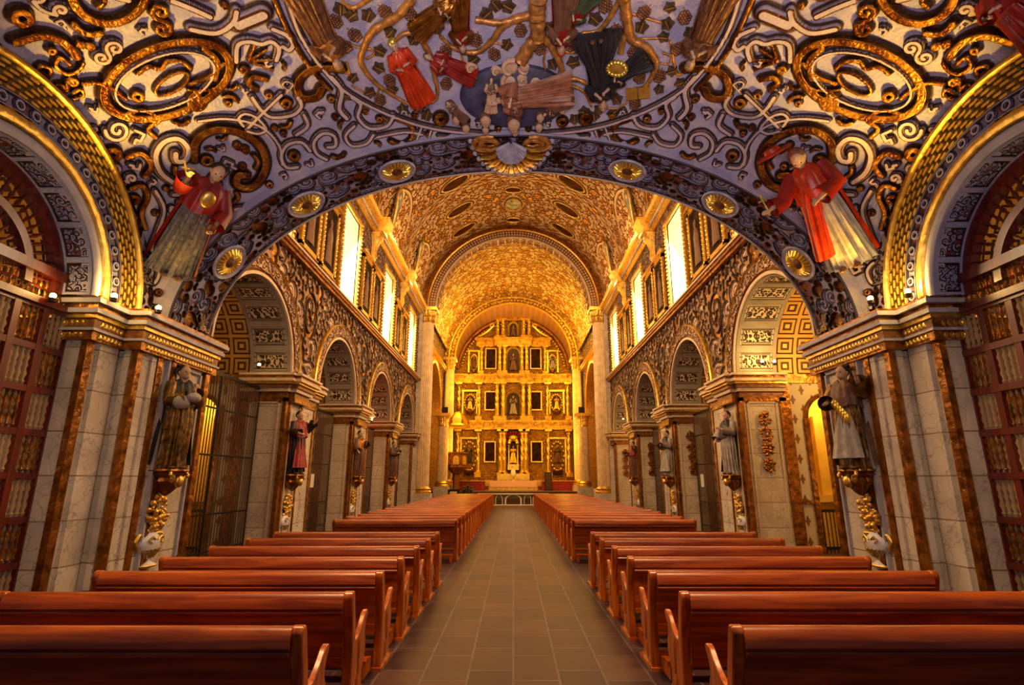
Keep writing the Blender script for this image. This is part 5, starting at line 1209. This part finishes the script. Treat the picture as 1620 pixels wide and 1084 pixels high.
# statues of the altarpiece
def rstat(dx, p0, p1, rb, cp, lab, seed):
    X = RX(812+dx); return figure('altarpiece_statue', lab, 'statue', Vector((X, RETY-.30, RZ(p0))), Vector((X, RETY-.30, RZ(p1))), Vector((0, -1, 0)), rb, cp, seed=seed, group='statues of the altarpiece', flare=.2)
rstat(0, 733, 706, GOLDB, None, 'bright golden statue in the tabernacle at the centre of the lowest tier', 1)
rstat(0, 656, 627, WHITE, BLACK, 'pale and black saint statue in the central niche of the second tier', 2)
rstat(0, 587, 561, BROWN, BLACK, 'dark brown statue in the central niche of the third tier', 3)
rstat(0, 532, 516, BROWN, None, 'small dark figure in the topmost niche of the altarpiece', 4)
rstat(-69, 732, 704, BLACK, BROWN, 'dark brown statue on bracket, left bay of the lowest tier', 5); rstat(69, 732, 704, BROWN, BLACK, 'dark brown statue with raised arms, right bay of the lowest tier', 6)
rstat(-69, 648, 628, GOLDB, WHITE, 'golden statue in dark oval, left bay of the second tier', 7); rstat(69, 648, 628, GOLDB, None, 'golden statue in dark oval, right bay of the second tier', 8)
rstat(-64, 584, 563, BROWN, None, 'dark statue in the left upper bay under the arch', 9); rstat(64, 584, 563, WHITE, BLACK, 'black and pale statue in the right upper bay under the arch', 10)
# canvases of the altarpiece
for (p0, p1, tn) in ((730, 700, 'lowest'), (648, 621, 'second'), (583, 553, 'third')):
    for s in (-1, 1):
        X, za, zb = RX(812+s*36.5), RZ(p0), RZ(p1); t = thing('altarpiece_painting', 'dark canvas in gilt frame, %s tier of the altarpiece, %s of centre' % (tn, 'left' if s < 0 else 'right'), 'painting', (X, RETY-.05, za), 'canvases of the altarpiece'); hz = zb-za
        MB().box((-.44, -.08, 0), (.44, .02, hz)).build('canvas', PAINT, t)
        mb = MB()
        for a, b in (((-.54, -.12, -.10), (-.44, .05, hz+.10)), ((.44, -.12, -.10), (.54, .05, hz+.10)), ((-.44, -.12, -.10), (.44, .05, 0)), ((-.44, -.12, hz), (.44, .05, hz+.10))): mb.box(a, b)
        mb.build('frame', GOLD, t)
# ---- sanctuary furniture
t = thing('altar_table', 'altar table under a rosy cloth below the golden tabernacle', 'altar', (0, 48.4, .94))
MB().box((-2.1, -.4, 0), (2.1, .4, .72)).build('base', GOLD, t); MB().box((-2.2, -.5, .72), (2.2, .5, .80)).box((-2.0, -.52, .28), (2.0, -.50, .74)).build('cloth', CLOTH, t)
t = thing('monstrance', 'small white oval monstrance standing over the altar table', 'monstrance', (0, 48.4, 1.74))
MB().lathe([(.16, 0), (.14, .05), (.04, .12), (.04, .4)], n=14).build('stand', GOLDB, t, True); MB().lathe([(.01, -.04), (.18, -.03), (.21, 0), (.18, .03), (.01, .04)], (0, 0, 0), 24, M=Matrix.Translation((0, 0, .68)) @ Matrix.Rotation(PI/2, 4, 'X') @ Matrix.Diagonal((1, 1.5, 1, 1))).build('disc', mat('white_enamel', (.85, .95, .85), .3, emit=(.8, 1, .8), estr=.0), t, True)
t = thing('communion_rail', 'low white arcaded rail at the end of the aisle', 'railing', (0, 41.2, 0)); WR = mat('cream_rail', (.92, .82, .60), .4)
MB().box((-2.6, -.08, .78), (2.6, .08, .86)).build('top_rail', WR, t); MB().box((-2.6, -.1, 0), (2.6, .1, .08)).build('plinth', WR, t)
for X, ww in ((-1.68, .27), (-1.04, .27), (0, .62), (1.04, .27), (1.68, .27), (-2.3, .27), (2.3, .27)):
    R = [[(X+r*math.cos(a)*ww, y, .08+z) for r, y in ((.82, .05), (.82, -.05), (1, -.05), (1, .05))] for a, z in [(PI, 0)]+[(PI-PI*i/14, .35+.32*math.sin(PI*i/14)) for i in range(15)]+[(0, 0)]]
    MB().rings(R).build('arch', WR, t)
for s, X in ((-1, -3.9), (1, 3.9)):
    t = thing('side_table', 'low red draped table with candles, %s of the altar' % ('left' if s < 0 else 'right'), 'table', (X, 47.6, .94), 'side tables of the sanctuary')
    MB().box((-1.5, -.4, 0), (1.5, .4, .75)).build('drape', RED, t); MB().box((-1.6, -.45, .75), (1.6, .45, .82)).build('top', GOLD, t)
t = thing('hexagonal_pulpit', 'gilded hexagonal pulpit with arched panels at the left of the sanctuary', 'pulpit', (-4.5, 44.4, .3)); t.scale = (.85, .85, 1)
hexa = lambda r, z: [(r*math.cos(PI/3*i), r*math.sin(PI/3*i), z) for i in range(6)]
MB().rings([hexa(.35, .5), hexa(.3, 1.9), hexa(.9, 2.4)]).build('stem', GOLDD, t); MB().rings([hexa(1.0, 2.4), hexa(1.05, 2.5), hexa(.95, 2.55), hexa(.95, 3.5), hexa(1.1, 3.55), hexa(1.1, 3.65)]).build('box', GOLDD, t)
for i in range(6):
    a = PI/3*(i+.5); M = Matrix.Rotation(a, 4, 'Z') @ Matrix.Translation((.83, 0, 0)); pts = [(-.28, 2.7), (.28, 2.7), (.28, 3.1)]+[(.28*math.cos(q), 3.1+.28*math.sin(q)) for q in np.linspace(.3, PI-.3, 6)]+[(-.28, 3.1)]
    MB().prism([(y, z) for y, z in pts], 0, 0, .04).build('arched_panel', GOLDB, t, M=M)
t = thing('sounding_board', 'domed gilded canopy hanging over the pulpit at left', 'canopy', (-4.5, 44.4, 5.9)); t.scale = (.85, .85, 1)
MB().rings([hexa(1.15, 0), hexa(1.2, .15), hexa(1.05, .3), hexa(.75, .8), hexa(.35, 1.2), hexa(.1, 1.35)]).build('roof', GOLD, t)
mb = MB(); mb.ball((0, 0, 1.6), (.2, .2, .35), 10, 8); [mb.ball((1.0*math.cos(PI/3*i), 1.0*math.sin(PI/3*i), .45), (.1, .1, .2), 8, 6) for i in range(6)]; mb.build('finials', GOLDD, t, True)
MB().box((-.95, -.05, -2.0), (-.85, .05, .2)).build('back_post', GOLDD, t)
t = thing('lectern', 'dark lectern with pale cross badge beside the left tall column', 'lectern', (-4.3, 40.8, 0)); MB().box((-.4, -.3, 0), (.4, .3, 1.15)).build('stand', BLACKM, t); MB().box((-.25, -.33, .55), (.25, -.3, 1.0)).build('badge', WR, t)
t = thing('potted_plant', 'round dark green plant in a pot beside the lectern', 'plant', (-3.35, 41.6, 0)); rng = np.random.RandomState(2); mb = MB()
MB().lathe([(.2, 0), (.28, .4), (.3, .45)], n=16).build('pot', BROWN, t, True)
for i in range(90): a, b, r = rng.rand()*6.28, rng.rand()*PI, .5*rng.rand()**.4; mb.ball((r*math.cos(a)*math.sin(b), r*math.sin(a)*math.sin(b), .95+r*math.cos(b)), (.09, .09, .05), 6, 4)
mb.build('foliage', mat('dark_leaf', (.04, .06, .02), .5), t, True)
t = thing('speaker_stand', 'tall black cabinet standing right of the altar', 'cabinet', (2.95, 47.2, .94)); MB().box((-.3, -.25, 0), (.3, .25, 1.5)).build('body', BLACKM, t); MB().box((-.26, -.27, .1), (.26, -.25, 1.4)).build('grille', DARK, t)
tag(MB().box((-.35, -.03, -.3), (.35, .03, .3)).box((-.03, -.02, -.95), (.03, .02, -.3)).box((-.25, -.2, -.98), (.25, .2, -.94)).build('notice_board', WR), 'small pale notice board at the foot of the right tall column', 'sign').location = (5.5, 36.0, .98)
# ================================================================== VINE TREE ON THE CHOIR VAULT
def vpath(pts, off=.05, n=5):
    p = np.array(pts, float); out = []
    for i in range(len(p)-1):
        p0, p1, p2, p3 = p[max(i-1, 0)], p[i], p[i+1], p[min(i+2, len(p)-1)]
        for t in np.arange(n)/n: out.append(.5*((2*p1)+(-p0+p2)*t+(2*p0-5*p1+4*p2-p3)*t*t+(-p0+3*p1-3*p2+p3)*t**3))
    out.append(p[-1]); q = []
    for x, y in out: a = hit_vault(x, y); q.append(a+vault_n(a)*off)
    return q
def branch(t, pts, r0, r1, name='branch'):
    q = vpath(pts, max(r0, .03)*.9); n = len(q); r = [(r0+(r1-r0)*i/(n-1))*(1+.12*math.sin(i*2.1)) for i in range(n)]
    MB().tube(q, r, 10).build(name, VINE, t, True)
T = thing('vine_tree', 'gilded carved vine tree with winding branches on the pale vault centre', 'carved tree')
branch(T, [(852, -14), (850, 10), (851, 32), (852, 56)], .14, .12, 'trunk'); branch(T, [(850, 52), (838, 68), (824, 92)], .10, .12, 'trunk')
for pts, r0, r1 in (
    ([(652, -8), (629, 20), (591, 43), (577, 67), (570, 91), (581, 114), (601, 134), (625, 150), (654, 166)], .075, .025), ([(700, 30), (672, 44), (668, 60), (680, 84), (686, 112), (692, 142), (686, 158), (668, 158)], .07, .02),
    ([(668, 50), (640, 50), (625, 62)], .05, .03), ([(696, 55), (713, 71), (735, 81), (759, 79), (780, 61), (794, 41), (812, 30), (848, 20)], .03, .075), ([(752, 28), (790, 33), (830, 24)], .05, .05),
    ([(552, 67), (566, 73), (585, 76), (592, 84), (578, 92)], .025, .02), ([(730, 82), (733, 96), (744, 98)], .02, .015), ([(858, 54), (870, 66), (879, 81), (889, 106), (883, 122), (911, 122), (932, 132), (942, 146)], .075, .03),
    ([(883, 122), (900, 132), (924, 144), (936, 168)], .04, .02), ([(984, -10), (964, 26), (948, 45), (932, 49), (922, 50), (922, 64)], .05, .02), ([(948, 47), (926, 67), (907, 81), (891, 79)], .03, .03),
    ([(988, -14), (993, 30), (1001, 57), (1023, 69), (1039, 95), (1029, 122), (1017, 136)], .095, .03), ([(993, 44), (986, 62), (982, 80)], .06, .05), ([(1010, 60), (1042, 59)], .02, .018),
    ([(1048, 82), (1062, 88), (1056, 100), (1042, 97)], .02, .015), ([(946, 168), (978, 170), (1003, 150)], .022, .018), ([(864, 78), (860, 96), (864, 110)], .02, .015), ([(556, 134), (590, 150), (600, 136), (588, 124)], .02, .015),
    ([(540, 0), (560, 10), (590, -8)], .03, .04), ([(776, 64), (800, 70), (808, 66)], .02, .015), ([(950, 50), (976, 54)], .02, .015), ([(1000, 20), (1040, 32), (1050, 34)], .025, .015),
    ([(520, 60), (530, 96), (552, 116), (548, 96)], .035, .02), ([(1104, 60), (1090, 96), (1072, 116), (1060, 62)], .035, .02), ([(556, 30), (560, 14)], .02, .02)): branch(T, pts, r0, r1)
def stick(o, px, py, off, roll):
    a = hit_vault(px, py); n = vault_n(a); z = n; x = z.cross(Vector((0, 1, 0))).normalized(); y = z.cross(x); R = Matrix((x, y, z)).transposed().to_4x4()
    o.matrix_world = Matrix.Translation(a+n*off) @ R @ Matrix.Rotation(roll, 4, 'Z')
rng = np.random.RandomState(4)
# grape clusters
gp = None
for px, py in ((609, 15), (648, 18), (561, 52), (616, 125), (705, 79), (753, 61), (782, 83), (601, 156), (706, 130), (824, 45), (854, 74), (958, 6), (976, 46), (964, 67), (903, 69), (1003, 80), (1019, 16), (1005, 162), (1024, 90), (1012, 120), (1044, 118), (530, 30), (1084, 24), (546, 70), (1072, 74)):
    if gp is None:
        gp = thing('grape_cluster', 'dark bunch of grapes on the painted vault vine', 'grapes', group='grape clusters of the vine')
        mb = MB()
        for i in range(5):
            for j in range(-i//2-1, 4-i//2): 
                if abs(j+.5*(i % 2)) < 2.2-.25*abs(i-1.5): mb.ball(((j+.5*(i % 2))*.042, (i-2)*.042, .035), .029, 8, 6)
        mb.ball((0, 0, 0), (.07, .10, .03), 10, 6); mb.build('berries', CLAY, gp, True)
        MB().tube([(0, -.10, .02), (.01, -.15, .02)], .009, 6).build('stem', VINE, gp, True); o = gp
    else: o = copy_tree(gp)
    stick(o, px, py, .02, rng.uniform(-.6, .6)+PI)
lf = None
for px, py in ((556, 22), (582, 22), (601, 79), (599, 106), (558, 122), (585, 145), (617, 49), (654, 61), (749, 93), (802, 69), (662, 152), (637, 172), (662, 170), (784, 6), (692, 43), (675, 181), (804, 8), (942, 28), (871, 41), (907, 97), (875, 100), (865, 117), (1015, 41), (1056, 36), (1060, 10), (1050, 57), (1064, 111), (1043, 140), (1023, 97), (924, 176), (940, 183), (909, 188), (976, 156), (969, 178), (948, 172), (1044, 120), (620, 140), (548, 150), (578, 166), (610, 186), (1076, 130), (538, 12), (1092, 50), (896, 30), (770, 20)):
    if lf is None:
        lf = thing('vine_leaf', 'small dark carved leaf on the painted vault vine', 'leaf', group='leaves of the vine'); mb = MB(); pts = []
        for i in range(30):
            a = 2*PI*i/30; r = .10*(1+.17*math.cos(5*a))*(1+.06*math.cos(15*a)) ; pts.append((r*math.cos(a), r*math.sin(a)))
        mb.add([(x, y, .0) for x, y in pts]+[(x*.85, y*.85, .045) for x, y in pts]+[(0, 0, .03)], [(i, (i+1) % 30, 30+(i+1) % 30, 30+i) for i in range(30)]+[(30+i, 30+(i+1) % 30, 60) for i in range(30)])
        mb.build('blade', mat('green_brown_leaf', (.075, .045, .02), .45, .2, .5, 12, .4), lf, True); MB().tube([(-.08, 0, .05), (.09, 0, .05)], .010, 6).build('rib', VINE, lf, True); o = lf
    else: o = copy_tree(lf)
    stick(o, px, py, .015, rng.uniform(0, 6)); o.scale = [rng.uniform(.85, 1.1)]*3
# busts and figures growing from the branches
def vfig(lab, p0, p1, robe, cape=None, hair=BROWN, hat=None, skin=SKIN, seed=0, cat='figure', group=None, **kw):
    """p0 hem, p1 crown of the head, in the vault"""
    a, b = hit_vault(*p0), hit_vault(*p1); n = (vault_n((a+b)/2)+Vector((0, -.35, 0))).normalized(); a = a-(b-a)*.12; b = b+(b-a)*.06
    return figure('vine_figure', lab, cat, a+n*.08, b+n*.14, n, robe, cape, skin, hair, seed=seed, hat=hat, group=group, **kw)
vfig('cardinal figure in red among the vine branches, left of the oval', (664, 150), (622, 66), REDB, REDB, hat=GOLDB, seed=11)
vfig('red robed figure stretching towards the mound, left of the oval', (742, 118), (676, 86), RED, RED, seed=12)
vfig('gilded figure with cloak at the top of the vine, left of trunk', (664, 44), (722, -8), GOLDD, GOLDD, seed=13)
vfig('bearded bust with a brim hat, left of the trunk', (724, -6), (732, 74), GOLDD, RED, hat=BROWN, seed=14)
vfig('bearded bust with a wide hat, right of the trunk', (896, -20), (888, 76), BROWN, RED, hat=REDB, seed=15)
vfig('green and red figure at the top of the vine, right of trunk', (948, -18), (898, 34), mat('green_robe', (.05, .07, .03), .5, 0, .5, 8), RED, seed=16)
vfig('black robed friar figure with head down, right of the oval', (944, 62), (954, 166), BLACK, BLACK, seed=17, flare=.3)
vfig('black robed companion figure reaching to a golden book, right', (1018, 92), (960, 132), BLACK, BLACK, seed=18, flare=.26)
vfig('gold capped figure by the left strut of the oval', (480, -6), (534, 98), CLAY, VINE, hat=GOLDB, seed=19)
vfig('gold capped dark figure by the right strut of the oval', (1140, -6), (1092, 98), CLAY, BROWN, hat=GOLDB, seed=20)
t = thing('golden_book', 'golden open book held by the black robed figure on the vault', 'book'); MB().box((-.2, -.1, 0), (-.01, .1, .06)).box((.01, -.1, 0), (.2, .1, .06)).build('pages', GOLDB, t); stick(t, 1010, 142, .08, .3)
t = thing('gold_circlet', 'round golden crown on the black robed figure of the vault', 'crown'); mb = MB()
for i in range(16): a = 2*PI*i/16; mb.ball((.15*math.cos(a), .11*math.sin(a), .04), .045, 8, 6)
mb.lathe([(.17, 0), (.16, .05), (.05, .08), (.01, .08)], n=20, sy=.72); mb.build('crown_body', GOLDB, t, True); stick(t, 977, 95, .22, 0)
# mound with the reclining founder and the crowd of small heads
t = thing('painted_mound', 'dark blue oval mound under the reclining figure at the vault centre', 'mound')
a0 = hit_vault(815, 152); R = []
for r_, h_ in ((1.0, 0), (.97, .08), (.8, .14), (.4, .17), (.02, .18)):
    R.append([hit_vault(815+88*r_*math.cos(a), 150+50*r_*math.sin(a))+vault_n(a0)*h_ for a in np.linspace(0, 2*PI, 48, endpoint=False)])
MB().rings(R[::-1]).build('mound_body', mat('mound_paint', (.045, .04, .08), .6, 0, .7, 5), t, True)
def vfig2(lab, p0, p1, up=.25, **kw):
    a, b = hit_vault(*p0), hit_vault(*p1); n = vault_n(a0); return figure('reclining_figure' if 'reclin' in lab else 'small_figure', lab, 'figure', a+n*up, b+n*up, n, **kw)
vfig2('reclining founder figure in red brown robe on the dark mound', (905, 128), (770, 152), robe=mat('tan_robe', (.30, .11, .05), .5, 0, .4, 8), cape=None, seed=21)
vfig2('kneeling figure in pale pink robe and red cap on the mound', (778, 166), (778, 112), robe=SKIN, cape=BROWN, hair=RED, seed=22)
vfig2('grey draped figure leaning at the left end of the mound', (738, 180), (708, 150), robe=BROWN, cape=None, seed=23)
vfig2('brown clad figure at the right end of the mound', (900, 150), (858, 172), robe=BROWN, cape=CLAY, seed=24)
hd = None
for i, (px, py, r) in enumerate(((722, 182, 8), (737, 196, 8), (712, 160, 8), (768, 182, 11), (768, 199, 7), (813, 188, 13), (855, 178, 8), (853, 194, 8), (890, 162, 9), (815, 202, 7), (889, 150, 6))):
    if hd is None:
        hd = thing('crowd_head', '', 'head', group='carved heads along the mound'); mb = MB(); mb.ball((0, 0, .06), (.085, .10, .08), 14, 10); mb.tube([(0, .01, .13), (0, .035, .158), (0, .045, .145)], [.01, .018, .014], 8); mb.ball((0, .07, .08), (.05, .04, .05), 10, 6); mb.tube([(-.04, -.012, .125), (0, -.014, .138), (.04, -.012, .125)], .012, 6); mb.build('face', SKIN, hd, True)
        MB().ball((0, -.035, .04), (.095, .085, .08), 14, 8).build('hair', BROWN, hd, True); o = hd
    else: o = copy_tree(hd)
    stick(o, px, py, .13, PI); o.scale = [r/9]*3
    o['label'] = ['small carved face on the mound rim, %s' % q for q in ('second from left', 'third from left, lower', 'leftmost', 'left of centre, upper larger', 'left of centre, at the very rim', 'large one at the bottom centre', 'right of centre, upper', 'right of centre, at the rim', 'rightmost lower', 'tiny one below the bottom centre face', 'rightmost upper')][i]
for i, (px, py, r) in enumerate(((744, 99, .10), (806, 100, .16), (806, 124, .15), (830, 100, .10), (826, 118, .11), (847, 124, .11), (784, 104, .10))):
    t = thing('carved_cloud', 'pale curled carved cloud above the founder, %s' % ('leftmost', 'large upper centre', 'large lower centre', 'upper right', 'middle right', 'rightmost', 'left of centre')[i], 'cloud', group='carved clouds'); mb = MB()
    mb.tube([(r*(1-.09*k)*math.cos(k*.55), r*(1-.09*k)*math.sin(k*.55), .03+.01*k) for k in range(11)], [r*.32*(1-.06*k) for k in range(11)], 8); mb.ball((0, 0, .0), (r*.9, r*.9, .04), 10, 6); mb.build('curl', SKIN, t, True); stick(t, px, py, .14, i)
# big scallop shell at the crown of the arch
t = thing('scallop_shell', 'large grey and gold scallop shell at the crown of the near arch', 'carved shell'); 
SH = mat('pale_shell', (.40, .37, .46), .5, 0, .3, 8); HX, HY, HZ = -.04, 9.12, ASP+ARISE
def shp(a, r, b=0): return (HX+.80*r*math.cos(a), HY+1.42*r*math.sin(a)*.92, HZ-.05-.16*math.sin(PI*min(1, r*1.1))*(1 if r < .9 else .7)-b)
for i in range(19):
    a = PI*(i+.5)/19; MB().tube([shp(a, .28), shp(a, .5), shp(a, .7), shp(a, .9)], [.022, .04, .052, .056], 8).build('gold_ray', GOLDB if i % 2 else GOLDD, t, True)
    MB().ball(shp(a, .98), (.06, .06, .05), 8, 6).build('tip', SH, t, True)
mb = MB()
for i in range(13): a = PI*(i+.5)/13; mb.tube([shp(a, .04, .08), shp(a, .18, .08), shp(a, .36, .10)], [.015, .04, .05], 8)
mb.build('inner_shell', SH, t, True)
for s in (-1, 1): MB().tube([(HX+s*(.46+.26*math.cos(q)*(1-q/14)), HY+.05+.2*math.sin(q)*(1-q/14), HZ-.16) for q in np.linspace(-2, 8, 26)], .05, 8).build('side_scroll', VINE, t, True)
# gilded sunflower rosettes along the soffit
def soffit_pt(f, y): ax_, az_ = arch_curve(f); nrm = Vector((-ax_*1.0/AW**2, 0, -(az_-ASP)/ARISE**2)).normalized(); return Vector((ax_, y, az_)), nrm
rs = None
for i, (px, py) in enumerate(((358, 420), (483, 324), (627, 265), (993, 265), (1142, 322), (1268, 418))):
    best = min(((( (FPX*ax_/(9.75*math.cos(PITCH)+(az_-EYE)*math.sin(PITCH))+CX)-px)**2, f) for f in np.linspace(.05, PI-.05, 400) for ax_, az_ in [arch_curve(f)]))
    P_, N_ = soffit_pt(best[1], 9.75)
    if rs is None:
        rs = thing('gilded_rosette', '', 'rosette', group='rosettes under the near arch'); mb = MB()
        for k in range(22): a = 2*PI*k/22; mb.tube([(.10*math.cos(a), .10*math.sin(a), .06), (.20*math.cos(a), .20*math.sin(a), .09), (.28*math.cos(a), .28*math.sin(a), .04)], [.016, .03, .026], 6)
        mb.build('petals', GOLDB, rs, True); MB().lathe([(.12, .02), (.11, .08), (.05, .11), (.01, .115)], n=20).build('centre', CLAY, rs, True)
        MB().lathe([(.30, 0), (.36, .02), (.38, .05), (.36, .08), (.31, .05)], n=32).build('rim', SH, rs, True); o = rs
    else: o = copy_tree(rs)
    x_ = Vector((0, 1, 0)); y_ = N_.cross(x_); o.matrix_world = Matrix.Translation(P_+N_*.03) @ Matrix((x_, y_, N_)).transposed().to_4x4()
    o['label'] = 'gilded sunflower rosette under the near arch, %s' % ('leftmost, lowest on the left', 'middle of the left three', 'left of the shell', 'right of the shell', 'middle of the right three', 'rightmost, lowest on the right')[i]
